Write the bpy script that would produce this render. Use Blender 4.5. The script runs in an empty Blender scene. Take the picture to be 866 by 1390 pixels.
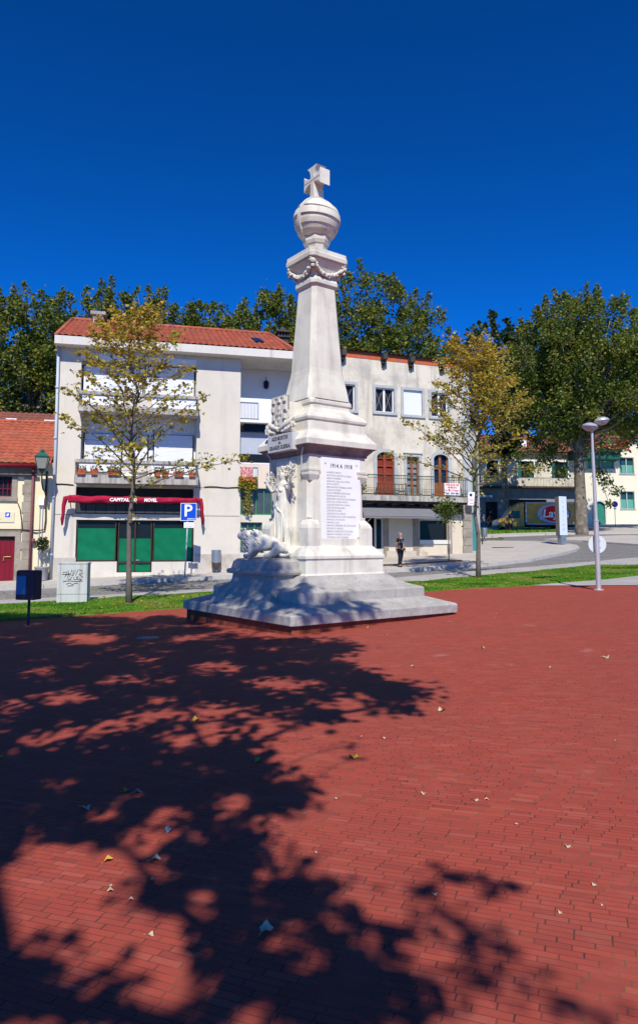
import bpy, bmesh, math, random
from mathutils import noise as mnoise
import numpy as np
from mathutils import Vector, Matrix
from mathutils.geometry import delaunay_2d_cdt
random.seed(7); RNG = np.random.default_rng(7)
S = bpy.context.scene
COL = S.collection

# ------------------------------------------------------------------ camera geometry
FPX, CX, CY = 930.0, 433.0, 650.0
EYE = Vector((0, 0, 1.65))
TILT = math.atan(87 / 930)
ct, st = math.cos(TILT), math.sin(TILT)

def ray(px, py):
    u, v = px - CX, CY - py
    return Vector((u, FPX * ct - v * st, FPX * st + v * ct))
def P(px, py, Y):
    d = ray(px, py); return EYE + d * (Y / d.y)

def smax(a, b, k=0.25):
    h = max(k - abs(a - b), 0) / k
    return max(a, b) + h * h * k * 0.25
def H(x, y):
    yy = y if y < 70 else 70 + 12 * (1 - math.exp(-(y - 70) / 12))
    xx = max(-60, min(60, x))
    return smax(0.06 + 0.035 * max(-25, min(25, x)), -1.03 + 0.02 * xx + 0.053 * yy)
def G(px, py, off=0.0):
    d = ray(px, py).normalized(); t = 0.5; prev = 0.5
    while t < 400:
        p = EYE + d * t
        if p.z < H(p.x, p.y) + off:
            lo, hi = prev, t
            for _ in range(30):
                m = (lo + hi) / 2; q = EYE + d * m
                if q.z < H(q.x, q.y) + off: hi = m
                else: lo = m
            return EYE + d * hi
        prev = t; t += 0.05 + t * 0.01
    return EYE + d * 400

# ------------------------------------------------------------------ materials
MATS = {}
def nodes_of(name):
    m = bpy.data.materials.new(name); m.use_nodes = True
    nt = m.node_tree; b = nt.nodes['Principled BSDF']
    return m, nt, b
def N(nt, typ, **kw):
    n = nt.nodes.new(typ)
    for k, v in kw.items():
        if k.startswith('_'): setattr(n, k[1:], v)
        else: n.inputs[k].default_value = v
    return n
def L(nt, a, b): nt.links.new(a, b)
def mixc(nt, fac, a, b, blend='MIX'):
    n = nt.nodes.new('ShaderNodeMix'); n.data_type = 'RGBA'; n.blend_type = blend
    for sock, val in ((n.inputs[0], fac), (n.inputs[6], a), (n.inputs[7], b)):
        if hasattr(val, 'links'): L(nt, val, sock)
        elif isinstance(val, (int, float)): sock.default_value = val
        else: sock.default_value = (*val, 1)
    return n.outputs[2]
def ramp(nt, src, p0, p1, lo=0.0, hi=1.0):
    n = N(nt, 'ShaderNodeMapRange'); L(nt, src, n.inputs[0])
    n.inputs[1].default_value = p0; n.inputs[2].default_value = p1
    n.inputs[3].default_value = lo; n.inputs[4].default_value = hi
    return n.outputs[0]
def noise(nt, coord, scale, detail=4, rough=.55, stretch=None):
    n = N(nt, 'ShaderNodeTexNoise', Scale=scale, Detail=detail, Roughness=rough)
    if stretch:
        mp = nt.nodes.new('ShaderNodeMapping'); mp.inputs['Scale'].default_value = stretch
        L(nt, coord, mp.inputs[0]); coord = mp.outputs[0]
    L(nt, coord, n.inputs['Vector']); return n.outputs[0]
def bump(nt, b, src, strength, dist=0.02):
    n = N(nt, 'ShaderNodeBump', Strength=strength, Distance=dist)
    L(nt, src, n.inputs['Height'])
    if b.inputs['Normal'].links: L(nt, b.inputs['Normal'].links[0].from_socket, n.inputs['Normal'])
    L(nt, n.outputs[0], b.inputs['Normal'])

def mat(name, col, rough=.8, var=.12, scale=1.5, bmp=.25, bscale=30, metal=0, spec=.15, stain=None, streak=None, fleck=None):
    if name in MATS: return MATS[name]
    m, nt, b = nodes_of(name)
    tc = nt.nodes.new('ShaderNodeTexCoord').outputs['Object']
    c0 = tuple(min(1, x * (1 + var)) for x in col); c1 = tuple(x * (1 - var) for x in col)
    n1 = noise(nt, tc, scale, 5, .6)
    out = mixc(nt, ramp(nt, n1, .3, .7), c1, c0)
    if stain:   # (colour, scale, low, high, amount)
        s = noise(nt, tc, stain[1], 6, .65)
        out = mixc(nt, ramp(nt, s, stain[2], stain[3], 0, stain[4]), out, stain[0])
    if streak:  # vertical run marks
        s = noise(nt, tc, streak[1], 5, .6, (3.2, 3.2, .22))
        out = mixc(nt, ramp(nt, s, streak[2], streak[3], 0, streak[4]), out, streak[0])
    if fleck:
        s = noise(nt, tc, fleck[1], 2, .5)
        out = mixc(nt, ramp(nt, s, fleck[2], fleck[2] + .06, 0, fleck[3]), out, fleck[0])
    L(nt, out, b.inputs['Base Color'])
    b.inputs['Roughness'].default_value = rough; b.inputs['Metallic'].default_value = metal
    b.inputs['Specular IOR Level'].default_value = spec
    if bmp: bump(nt, b, noise(nt, tc, bscale, 5, .6), bmp, .01)
    MATS[name] = m; return m

def glass_mat(name, col, rough=.05):
    m, nt, b = nodes_of(name)
    b.inputs['Base Color'].default_value = (*col, 1); b.inputs['Roughness'].default_value = rough
    b.inputs['Specular IOR Level'].default_value = .10
    tc = nt.nodes.new('ShaderNodeTexCoord').outputs['Object']
    bump(nt, b, noise(nt, tc, 1.2, 2), .05, .05)
    return m

def leaf_mat(name, cols, trans=.35):
    m, nt, b = nodes_of(name)
    at = nt.nodes.new('ShaderNodeAttribute'); at.attribute_name = 'var'
    cr = nt.nodes.new('ShaderNodeValToRGB'); L(nt, at.outputs['Fac'], cr.inputs[0])
    el = cr.color_ramp.elements
    el[0].color = (*cols[0], 1); el[1].color = (*cols[-1], 1)
    for i in range(1, len(cols) - 1):
        e = el.new(i / (len(cols) - 1)); e.color = (*cols[i], 1)
    L(nt, cr.outputs[0], b.inputs['Base Color'])
    b.inputs['Roughness'].default_value = .5; b.inputs['Specular IOR Level'].default_value = .35
    tr = nt.nodes.new('ShaderNodeBsdfTranslucent'); L(nt, cr.outputs[0], tr.inputs[0])
    mx = nt.nodes.new('ShaderNodeMixShader'); mx.inputs[0].default_value = trans
    L(nt, b.outputs[0], mx.inputs[1]); L(nt, tr.outputs[0], mx.inputs[2])
    L(nt, mx.outputs[0], nt.nodes['Material Output'].inputs[0])
    return m

def paving_mat():
    m, nt, b = nodes_of('red_clay_paving')
    tc = nt.nodes.new('ShaderNodeTexCoord').outputs['Object']
    def M_(op, a, b_=None, c_=None):
        n = nt.nodes.new('ShaderNodeMath'); n.operation = op
        for k, v in enumerate((a, b_, c_)):
            if v is None: continue
            if hasattr(v, 'links'): L(nt, v, n.inputs[k])
            else: n.inputs[k].default_value = v
        return n.outputs[0]
    wob = N(nt, 'ShaderNodeTexNoise', Scale=.35, Detail=2); L(nt, tc, wob.inputs['Vector'])
    wv = nt.nodes.new('ShaderNodeVectorMath'); wv.operation = 'SCALE'; L(nt, wob.outputs[1], wv.inputs[0]); wv.inputs[3].default_value = .16
    wa = nt.nodes.new('ShaderNodeVectorMath'); wa.operation = 'ADD'; L(nt, tc, wa.inputs[0]); L(nt, wv.outputs[0], wa.inputs[1])
    mp = nt.nodes.new('ShaderNodeMapping'); mp.inputs['Rotation'].default_value = (0, 0, math.radians(22)); L(nt, wa.outputs[0], mp.inputs[0])
    sp = nt.nodes.new('ShaderNodeSeparateXYZ'); L(nt, mp.outputs[0], sp.inputs[0])
    ry = M_('DIVIDE', sp.outputs[1], .0395); row = M_('FLOOR', ry); fy = M_('FRACT', ry)
    w1 = nt.nodes.new('ShaderNodeTexWhiteNoise'); w1.noise_dimensions = '1D'; L(nt, row, w1.inputs['W'])
    rx = M_('ADD', M_('DIVIDE', sp.outputs[0], .142), M_('MULTIPLY', w1.outputs[0], 3.7)); col = M_('FLOOR', rx); fx = M_('FRACT', rx)
    cv = nt.nodes.new('ShaderNodeCombineXYZ'); L(nt, col, cv.inputs[0]); L(nt, row, cv.inputs[1])
    w2 = nt.nodes.new('ShaderNodeTexWhiteNoise'); w2.noise_dimensions = '2D'; L(nt, cv.outputs[0], w2.inputs['Vector'])
    sc_ = nt.nodes.new('ShaderNodeSeparateColor'); L(nt, w2.outputs['Color'], sc_.inputs[0])
    c = mixc(nt, sc_.outputs[0], (.375, .070, .045), (.31, .058, .040))
    c = mixc(nt, ramp(nt, sc_.outputs[1], .86, .93, 0, .35), c, (.17, .042, .038))
    c = mixc(nt, ramp(nt, sc_.outputs[2], .88, .95, 0, .3), c, (.46, .14, .095))
    n1 = noise(nt, tc, .45, 5, .62); n2 = noise(nt, tc, 5, 4, .6); n3 = noise(nt, tc, 120, 2, .5)
    c = mixc(nt, ramp(nt, n1, .38, .68, 0, .38), c, (.26, .058, .046))
    c = mixc(nt, ramp(nt, n2, .54, .75, 0, .35), c, (.38, .115, .085))
    c = mixc(nt, ramp(nt, n3, .45, .7, 0, .2), c, (.16, .05, .04))
    dy = M_('SUBTRACT', .5, M_('ABSOLUTE', M_('SUBTRACT', fy, .5))); dx = M_('SUBTRACT', .5, M_('ABSOLUTE', M_('SUBTRACT', fx, .5)))
    bed = ramp(nt, dy, .035, .095, .6, 0); head = M_('MULTIPLY', ramp(nt, dx, .016, .034, 1, 0), M_('ADD', .35, M_('MULTIPLY', w2.outputs[0], .65)))
    jc = mixc(nt, ramp(nt, noise(nt, tc, 3, 3), .5, .62), (.055, .032, .026), (.12, .085, .05))
    jn = M_('MAXIMUM', bed, head)
    c = mixc(nt, jn, c, jc)
    scf = noise(nt, tc, 1.5, 3, .5); c = mixc(nt, ramp(nt, scf, .68, .76, 0, .4), c, (.45, .25, .22))
    drt = noise(nt, tc, .22, 6, .7, (1, 2.2, 1)); c = mixc(nt, ramp(nt, drt, .55, .72, 0, .35), c, (.17, .06, .05))
    L(nt, c, b.inputs['Base Color']); b.inputs['Roughness'].default_value = .8; b.inputs['Specular IOR Level'].default_value = .10
    bump(nt, b, jn, -.5, .004); bump(nt, b, n3, .25, .003)
    return m

def cobble_mat(name, ca, cb, scale=8):
    m, nt, b = nodes_of(name)
    tc = nt.nodes.new('ShaderNodeTexCoord').outputs['Object']
    v = N(nt, 'ShaderNodeTexVoronoi', Scale=scale, Randomness=.6); v.feature = 'DISTANCE_TO_EDGE'; L(nt, tc, v.inputs['Vector'])
    v2 = N(nt, 'ShaderNodeTexVoronoi', Scale=scale, Randomness=.6); L(nt, tc, v2.inputs['Vector'])
    n1 = noise(nt, tc, .5, 5, .65)
    c = mixc(nt, v2.outputs['Color'], ca, cb)
    c = mixc(nt, ramp(nt, n1, .35, .65, 0, .6), c, tuple(x * .8 for x in ca))
    c = mixc(nt, ramp(nt, v.outputs[0], .0, .09, .9, 0), c, (.035, .032, .03))
    L(nt, c, b.inputs['Base Color']); b.inputs['Roughness'].default_value = .6
    bump(nt, b, ramp(nt, v.outputs[0], 0, .2), .6, .02)
    return m

def slab_mat(name, ca, cb, bw=.6, bh=.4, rot=14):
    m, nt, b = nodes_of(name)
    tc = nt.nodes.new('ShaderNodeTexCoord').outputs['Object']
    mp = nt.nodes.new('ShaderNodeMapping'); mp.inputs['Rotation'].default_value = (0, 0, math.radians(-rot)); L(nt, tc, mp.inputs[0])
    br = N(nt, 'ShaderNodeTexBrick'); br.inputs['Scale'].default_value = 1
    for k, v in (('Mortar Size', .006), ('Brick Width', bw), ('Row Height', bh)): br.inputs[k].default_value = v
    br.inputs['Color1'].default_value = (*ca, 1); br.inputs['Color2'].default_value = (*cb, 1); br.inputs['Mortar'].default_value = (*[x * .5 for x in ca], 1)
    L(nt, mp.outputs[0], br.inputs['Vector'])
    n1 = noise(nt, tc, .6, 6, .65)
    c = mixc(nt, ramp(nt, n1, .35, .7, 0, .5), br.outputs[0], tuple(x * .72 for x in ca))
    L(nt, c, b.inputs['Base Color']); b.inputs['Roughness'].default_value = .8
    bump(nt, b, noise(nt, tc, 40, 4), .2, .01)
    return m

def tile_mat(name, a, b_, c_):
    m, nt, b = nodes_of(name)
    tc = nt.nodes.new('ShaderNodeTexCoord').outputs['Object']
    v = N(nt, 'ShaderNodeTexVoronoi', Scale=4.2, Randomness=.9); L(nt, tc, v.inputs['Vector'])
    n1 = noise(nt, tc, .8, 5, .65); n2 = noise(nt, tc, 14, 4, .6)
    c = mixc(nt, v.outputs['Color'], a, b_)
    c = mixc(nt, ramp(nt, n1, .45, .7, 0, .6), c, c_)
    c = mixc(nt, ramp(nt, n2, .55, .75, 0, .5), c, (.12, .07, .05))
    L(nt, c, b.inputs['Base Color']); b.inputs['Roughness'].default_value = .8
    return m

CREAM = mat('monument_cream_stone', (.66, .635, .545), .8, .08, 1.6, .35, 60, stain=((.43, .38, .34), 2.2, .48, .72, .55), streak=((.33, .30, .27), 1.1, .52, .72, .55), fleck=((.30, .28, .27), 170, .62, .5))
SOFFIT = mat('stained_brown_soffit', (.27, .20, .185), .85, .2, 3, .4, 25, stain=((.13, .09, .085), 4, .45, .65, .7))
GRANITE = mat('monument_base_granite', (.42, .40, .37), .88, .2, 2.2, .8, 26, stain=((.22, .21, .19), 4.5, .46, .68, .6), streak=((.24, .23, .21), 2.5, .52, .72, .45), fleck=((.13, .13, .125), 130, .58, .65))
PLAQUE = mat('white_marble', (.78, .775, .765), .45, .04, 2, .05, 20)
ENGR = mat('engraved_letter_dark', (.10, .09, .085), .8, .1)
ENGR2 = mat('engraved_letter_grey', (.36, .34, .33), .8, .1)
BRICKP = mat('plinth_red_brick', (.22, .055, .03), .85, .3, 5, .5, 30, stain=((.06, .025, .015), 4, .5, .7, .6))
RENDER_A = mat('beige_render', (.615, .57, .495), .88, .05, .6, .25, 60, streak=((.36, .33, .29), .8, .54, .74, .5), stain=((.46, .42, .37), 1.0, .50, .76, .5))
RENDER_AP = mat('grey_plinth_render', (.47, .43, .385), .9, .15, 2, .4, 30, stain=((.27, .25, .23), 2.5, .5, .7, .6))
WHITE_W = mat('white_render', (.74, .75, .77), .85, .03, 1, .1, 60)
SLABC = mat('eave_concrete', (.62, .59, .54), .85, .08, 1, .2, 40, streak=((.30, .28, .25), 1.6, .55, .72, .6))
CONC = mat('weathered_balcony_concrete', (.42, .395, .36), .9, .18, 1.5, .4, 25, streak=((.13, .12, .11), 2.2, .45, .68, .85))
SHUT = mat('white_shutter', (.76, .77, .80), .5, .02, 1, 0)
PINKW = mat('pale_pink_render', (.68, .56, .47), .85, .05, 1, .2, 50)
DARKG = glass_mat('dark_window_glass', (.012, .014, .018))
BLUEG = glass_mat('blue_window_glass', (.012, .022, .05))
RENDER_B = mat('old_cream_render', (.645, .585, .475), .9, .08, .7, .35, 40, stain=((.40, .365, .31), .8, .46, .62, .8), streak=((.33, .30, .26), .9, .53, .72, .7))
BGREY = mat('grey_window_stone', (.40, .42, .42), .85, .12, 3, .3, 30)
BSTONE = mat('brown_granite_blocks', (.30, .26, .21), .88, .25, 1.4, .5, 25, stain=((.12, .10, .085), 2, .5, .7, .6))
BARE = mat('bare_cream_plaster', (.60, .52, .40), .9, .1, .9, .3, 30, stain=((.30, .24, .18), .9, .54, .66, .8))
YELW = mat('pale_yellow_render', (.76, .66, .45), .88, .05, .8, .2, 50, streak=((.5, .42, .3), .8, .6, .8, .4))
WOODR = mat('red_brown_wood', (.26, .055, .028), .5, .2, 6, .2, 30)
WOODB = mat('brown_wood', (.28, .10, .04), .5, .2, 6, .2, 30)
DARKW = mat('dark_stained_timber', (.07, .045, .03), .8, .3, 3, .4, 20)
MAROON = mat('maroon_painted_door', (.17, .010, .022), .45, .1, 2, .1, 20)
GREENF = mat('green_painted_frame', (.035, .20, .075), .5, .1, 3, .1)
GREENC = mat('green_covering_sheet', (.005, .145, .065), .35, .12, 3, .9, 3.2)
DGREEN = mat('dark_green_paint', (.02, .10, .075), .5, .15, 3, .1)
TEAL = mat('teal_paint', (.05, .22, .23), .5, .1, 3, .1)
FRAME = mat('dark_bronze_frame', (.045, .033, .026), .45, .2, 4, 0)
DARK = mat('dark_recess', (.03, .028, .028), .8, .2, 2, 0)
AWNR = mat('wine_red_canvas', (.33, .012, .042), .9, .3, 5, 1.0, 14)
AWNG = mat('grey_canvas', (.17, .17, .185), .8, .08, 3, .2, 20)
WHITEP = mat('white_paint', (.8, .8, .8), .5, .03, 2, 0)
REDP = mat('red_paint', (.62, .012, .02), .5, .05, 2, 0)
BLUEP = mat('blue_sign_paint', (.008, .07, .55), .35, .03, 2, 0)
STEEL = mat('galvanised_steel', (.36, .38, .40), .42, .1, 4, .05, 40, metal=.75)
STEELL = mat('brushed_lamp_steel', (.52, .50, .50), .45, .08, 3, .03, 40, metal=.45)
GREYP = mat('pale_grey_blue_pipe', (.42, .48, .56), .45, .06, 2, 0)
IRON = mat('dark_green_iron', (.035, .055, .038), .5, .2, 6, .1)
RUST = mat('rusty_brown_iron', (.10, .045, .03), .7, .3, 6, .3)
TILE = tile_mat('terracotta_tiles', (.46, .105, .045), (.25, .055, .030), (.33, .12, .07))
TILEO = tile_mat('old_mossy_tiles', (.26, .075, .045), (.15, .05, .035), (.12, .085, .06))
BRICKR = mat('bare_red_brick', (.48, .11, .05), .85, .15, 5, .3, 20)
DROOF = mat('dark_fibre_sheet', (.055, .05, .048), .85, .25, 3, .4, 20)
BARK_Y = mat('young_tree_bark', (.15, .125, .105), .9, .25, 6, .6, 25)
BARK = mat('plane_tree_bark', (.16, .135, .105), .9, .35, 1.8, .6, 12, stain=((.32, .28, .21), 2.2, .52, .62, .7))
SOIL = mat('brown_soil', (.13, .075, .045), .95, .3, 6, .6, 30)
TERRA = mat('terracotta_pot', (.42, .11, .045), .8, .15, 5, .2)
SKIN = mat('skin', (.48, .27, .19), .55, .05, 5, 0)
BLACKC = mat('black_cloth', (.018, .019, .024), .85, .2, 8, .3, 30)
GREYHAIR = mat('grey_hair', (.20, .18, .17), .7, .2, 20, .4, 60)
LEAF_BIG = leaf_mat('plane_tree_leaves', [(.035, .065, .012), (.08, .125, .02), (.165, .205, .03), (.28, .27, .042), (.38, .30, .06)], .46)
LEAF_DK = leaf_mat('dark_green_leaves', [(.018, .034, .010), (.030, .052, .013), (.05, .075, .018), (.09, .105, .022)], .3)
LEAF_Y = leaf_mat('yellowing_linden_leaves', [(.18, .21, .028), (.33, .33, .04), (.55, .44, .05), (.60, .38, .055), (.50, .24, .055)], .5)
LEAF_G = leaf_mat('fresh_green_leaves', [(.05, .10, .015), (.10, .15, .02), (.18, .20, .03)], .4)
FLOWR = leaf_mat('red_geranium_petals', [(.5, .008, .02), (.75, .02, .04)], .3)
FLOWO = leaf_mat('orange_flower_petals', [(.45, .08, .03), (.6, .14, .05)], .3)
GRASSM = leaf_mat('grass_blades', [(.07, .20, .014), (.13, .32, .02), (.23, .38, .03), (.34, .36, .09)], .5)
DRYLEAF = mat('dry_pale_leaf', (.50, .42, .29), .7, .1, 20, .3, 60)
YELLEAF = mat('dry_yellow_leaf', (.48, .32, .05), .7, .1, 20, .3, 60)
ASPH = cobble_mat('grey_granite_setts', (.30, .285, .265), (.17, .165, .155), 8)
PAVE = slab_mat('pale_sidewalk_slabs', (.50, .46, .41), (.44, .405, .36))
KERB = mat('granite_kerb', (.42, .40, .37), .85, .12, 3, .3, 30)
PATHM = mat('grey_concrete_path', (.36, .345, .33), .88, .12, 1, .3, 30)
REDPAVE = paving_mat()
LAWN = mat('lawn_soil_green', (.09, .19, .022), .95, .35, 2.5, .9, 60)
EARTH = mat('far_ground_earth', (.14, .13, .08), .95, .3, .3, .5, 5)

# ------------------------------------------------------------------ mesh builder
class MB:
    def __init__(s): s.v = []; s.f = []; s.m = []
    def add(s, vs, fs, m=0):
        o = len(s.v); s.v += [tuple(v) for v in vs]
        for f in fs: s.f.append(tuple(i + o for i in f)); s.m.append(m)
        return s
    def box(s, x0, x1, y0, y1, z0, z1, m=0):
        vs = [(x, y, z) for z in (z0, z1) for y in (y0, y1) for x in (x0, x1)]
        return s.add(vs, [(0, 2, 3, 1), (4, 5, 7, 6), (0, 1, 5, 4), (2, 6, 7, 3), (0, 4, 6, 2), (1, 3, 7, 5)], m)
    def quad(s, a, b, c, d, m=0): return s.add([a, b, c, d], [(0, 1, 2, 3)], m)
    def prism(s, poly, y0, y1, m=0):           # polygon in x,z extruded along y
        n = len(poly); vs = [(x, y0, z) for x, z in poly] + [(x, y1, z) for x, z in poly]
        fs = [tuple(range(n)), tuple(range(2 * n - 1, n - 1, -1))] + [(i, i + n, (i + 1) % n + n, (i + 1) % n) for i in range(n)]
        return s.add(vs, fs, m)
    def tube(s, pts, rad, n=8, m=0, cap=True):
        pts = [Vector(p) for p in pts]
        if not hasattr(rad, '__len__'): rad = [rad] * len(pts)
        rings = []; up = Vector((0, 0, 1)); prev = None
        for i, p in enumerate(pts):
            t = (pts[min(i + 1, len(pts) - 1)] - pts[max(i - 1, 0)])
            t = t.normalized() if t.length > 1e-9 else Vector((0, 0, 1))
            if prev is None:
                a = t.cross(up if abs(t.z) < .95 else Vector((1, 0, 0))).normalized()
            else:
                a = (prev - t * prev.dot(t)); a = a.normalized() if a.length > 1e-6 else t.orthogonal().normalized()
            prev = a; b = t.cross(a)
            rings.append([p + (a * math.cos(2 * math.pi * k / n) + b * math.sin(2 * math.pi * k / n)) * rad[i] for k in range(n)])
        return s.loft(rings, m, cap)
    def loft(s, rings, m=0, cap=True):
        n = len(rings[0]); vs = [v for r in rings for v in r]; fs = []
        for i in range(len(rings) - 1):
            for k in range(n):
                fs.append((i * n + k, i * n + (k + 1) % n, (i + 1) * n + (k + 1) % n, (i + 1) * n + k))
        if cap: fs.append(tuple(range(n - 1, -1, -1))); fs.append(tuple(range((len(rings) - 1) * n, len(rings) * n)))
        return s.add(vs, fs, m)
    def lathe(s, prof, n=24, c=(0, 0), m=0, cap=True):
        return s.loft([[(c[0] + r * math.cos(2 * math.pi * k / n), c[1] + r * math.sin(2 * math.pi * k / n), z) for k in range(n)] for r, z in prof], m, cap)
    def ball(s, c, r, m=0, n=8, sc=(1, 1, 1)):
        rings = []
        for i in range(1, n):
            a = math.pi * i / n
            rings.append([(c[0] + sc[0] * r * math.sin(a) * math.cos(2 * math.pi * k / (2 * n)), c[1] + sc[1] * r * math.sin(a) * math.sin(2 * math.pi * k / (2 * n)), c[2] - sc[2] * r * math.cos(a)) for k in range(2 * n)])
        return s.loft(rings, m, True)
    def xf(s, M):
        s.v = [tuple(M @ Vector(v)) for v in s.v]; return s
    def build(s, name, mats, parent=None, smooth=False, angle=None, bevel=0):
        me = bpy.data.meshes.new(name)
        me.from_pydata(s.v, [], s.f)
        if not isinstance(mats, (list, tuple)): mats = [mats]
        for m in mats: me.materials.append(m)
        if len(mats) > 1: me.polygons.foreach_set('material_index', s.m)
        bm = bmesh.new(); bm.from_mesh(me); bmesh.ops.recalc_face_normals(bm, faces=bm.faces)
        if bevel:
            bmesh.ops.remove_doubles(bm, verts=bm.verts, dist=1e-5)
            es = [e for e in bm.edges if len(e.link_faces) == 2 and e.calc_face_angle(0) > .5]
            bmesh.ops.bevel(bm, geom=es, offset=bevel, segments=2, affect='EDGES', profile=.6)
        bm.to_mesh(me); bm.free()
        if smooth:
            me.polygons.foreach_set('use_smooth', [True] * len(me.polygons))
        me.update()
        o = bpy.data.objects.new(name, me); COL.objects.link(o)
        if parent is not None: o.parent = parent
        if smooth and angle:
            try: me.set_sharp_from_angle(angle=math.radians(angle))
            except Exception: pass
        return o

def tag(o, label=None, cat=None, group=None, kind=None):
    if label: o['label'] = label
    if cat: o['category'] = cat
    if group: o['group'] = group
    if kind: o['kind'] = kind
    return o
def thing(name, loc, rz, label, cat, group=None):
    o = bpy.data.objects.new(name, None); COL.objects.link(o); o.empty_display_size = .3
    o.location = loc; o.rotation_euler = (0, 0, rz); return tag(o, label, cat, group)

def text(s, size, mat_, parent, M, name='lettering', ext=.004, align='CENTER', offset=0, spacing=1, width=None, shear=0, line=1):
    c = bpy.data.curves.new('t', 'FONT'); c.body = s; c.size = size; c.extrude = ext; c.align_x = align; c.align_y = 'CENTER'
    c.offset = offset; c.space_character = spacing; c.shear = shear; c.space_line = line; c.resolution_u = 3
    o = bpy.data.objects.new('t', c); COL.objects.link(o); bpy.context.view_layer.update()
    me = bpy.data.meshes.new_from_object(o.evaluated_get(bpy.context.evaluated_depsgraph_get()))
    bpy.data.objects.remove(o)
    if width:
        xs = [v.co.x for v in me.vertices]; w = max(xs) - min(xs)
        for v in me.vertices: v.co.x *= width / w
    me.transform(M); me.materials.clear(); me.materials.append(mat_)
    o = bpy.data.objects.new(name, me); COL.objects.link(o); o.parent = parent
    return o
def facing(x, y, z):        # text lying on a wall facing local -Y
    return Matrix.Translation((x, y, z)) @ Matrix.Rotation(math.pi / 2, 4, 'X')

def skin(name, joints, edges, mat_, parent=None, sub=2, root=0):
    me = bpy.data.meshes.new('s'); me.from_pydata([j[0] for j in joints], edges, [])
    o = bpy.data.objects.new('s', me); COL.objects.link(o)
    o.modifiers.new('skin', 'SKIN').use_smooth_shade = True
    for i, j in enumerate(joints):
        r = j[1] if hasattr(j[1], '__len__') else (j[1], j[1])
        me.skin_vertices[0].data[i].radius = r
        me.skin_vertices[0].data[i].use_root = (i == root)
    sb = o.modifiers.new('sub', 'SUBSURF'); sb.levels = sub; sb.render_levels = sub
    bpy.context.view_layer.update()
    nm = bpy.data.meshes.new_from_object(o.evaluated_get(bpy.context.evaluated_depsgraph_get()))
    bpy.data.objects.remove(o)
    nm.materials.clear(); nm.materials.append(mat_)
    nm.polygons.foreach_set('use_smooth', [True] * len(nm.polygons))
    o = bpy.data.objects.new(name, nm); COL.objects.link(o)
    if parent is not None: o.parent = parent
    return o

def leaves(name, C, size, mat_, parent=None, flat=.3, cvar=None, droop=0):
    C = np.asarray(C, dtype=float); n = len(C)
    nrm = RNG.normal(size=(n, 3)); nrm[:, 2] = np.abs(nrm[:, 2]) + flat
    nrm /= np.linalg.norm(nrm, axis=1)[:, None]
    t = RNG.normal(size=(n, 3)); t[:, 2] -= droop
    t -= nrm * (t * nrm).sum(1)[:, None]; t /= np.linalg.norm(t, axis=1)[:, None]
    b = np.cross(nrm, t)
    L_ = (np.asarray(size) * RNG.uniform(.7, 1.25, n))[:, None]
    W_ = L_ * .42
    V = np.empty((n, 4, 3))
    V[:, 0] = C - t * L_ * .5; V[:, 1] = C + b * W_ + nrm * W_ * .35; V[:, 2] = C + t * L_ * .5; V[:, 3] = C - b * W_ + nrm * W_ * .35
    me = bpy.data.meshes.new(name)
    me.vertices.add(4 * n); me.vertices.foreach_set('co', V.reshape(-1))
    idx = np.arange(4 * n).reshape(n, 4)
    tri = np.stack([idx[:, [0, 1, 2]], idx[:, [0, 2, 3]]], axis=1).reshape(-1)
    me.loops.add(6 * n); me.loops.foreach_set('vertex_index', tri)
    me.polygons.add(2 * n); me.polygons.foreach_set('loop_start', np.arange(0, 6 * n, 3)); 
    try: me.polygons.foreach_set('loop_total', np.full(2 * n, 3))
    except Exception: pass
    me.update(calc_edges=True)
    at = me.attributes.new('var', 'FLOAT', 'FACE')
    if cvar is None: cvar = RNG.beta(2, 2.5, n)
    at.data.foreach_set('value', np.repeat(np.clip(cvar, 0, 1), 2))
    me.materials.append(mat_)
    o = bpy.data.objects.new(name, me); COL.objects.link(o)
    if parent is not None: o.parent = parent
    return o

# ------------------------------------------------------------------ draped ground sheets
def sheet(name, poly, off, material, step=1.0, skirt=0, kind='structure', label=None, drop=.25):
    xs = [p[0] for p in poly]; ys = [p[1] for p in poly]
    dense = []
    n = len(poly)
    for i in range(n):
        a = Vector(poly[i][:2]); b = Vector(poly[(i + 1) % n][:2]); k = max(1, int((b - a).length / step))
        for j in range(k): dense.append(a.lerp(b, j / k))
    pts = list(dense)
    def inside(x, y):
        c = False; j = len(dense) - 1
        for i in range(len(dense)):
            xi, yi = dense[i]; xj, yj = dense[j]
            if (yi > y) != (yj > y) and x < (xj - xi) * (y - yi) / (yj - yi) + xi: c = not c
            j = i
        return c
    x = min(xs) + step / 2
    while x < max(xs):
        y = min(ys) + step / 2
        while y < max(ys):
            if inside(x, y): pts.append(Vector((x, y)))
            y += step
        x += step
    m = len(dense)
    r = delaunay_2d_cdt(pts, [], [list(range(m))], 1, 1e-5)
    V = [(p.x, p.y, H(p.x, p.y) + off) for p in r[0]]
    mb = MB(); mb.add(V, [tuple(f) for f in r[2]])
    if skirt:
        for i in range(m):
            a, b = dense[i], dense[(i + 1) % m]
            za, zb = H(*a) + off, H(*b) + off
            mb.quad((a.x, a.y, za), (b.x, b.y, zb), (b.x, b.y, zb - drop), (a.x, a.y, za - drop))
    o = mb.build(name, material)
    me = o.data
    for p in me.polygons:
        pass
    return tag(o, label, None, None, kind)

def W2(px, py): p = G(px, py); return (p.x, p.y)

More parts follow.
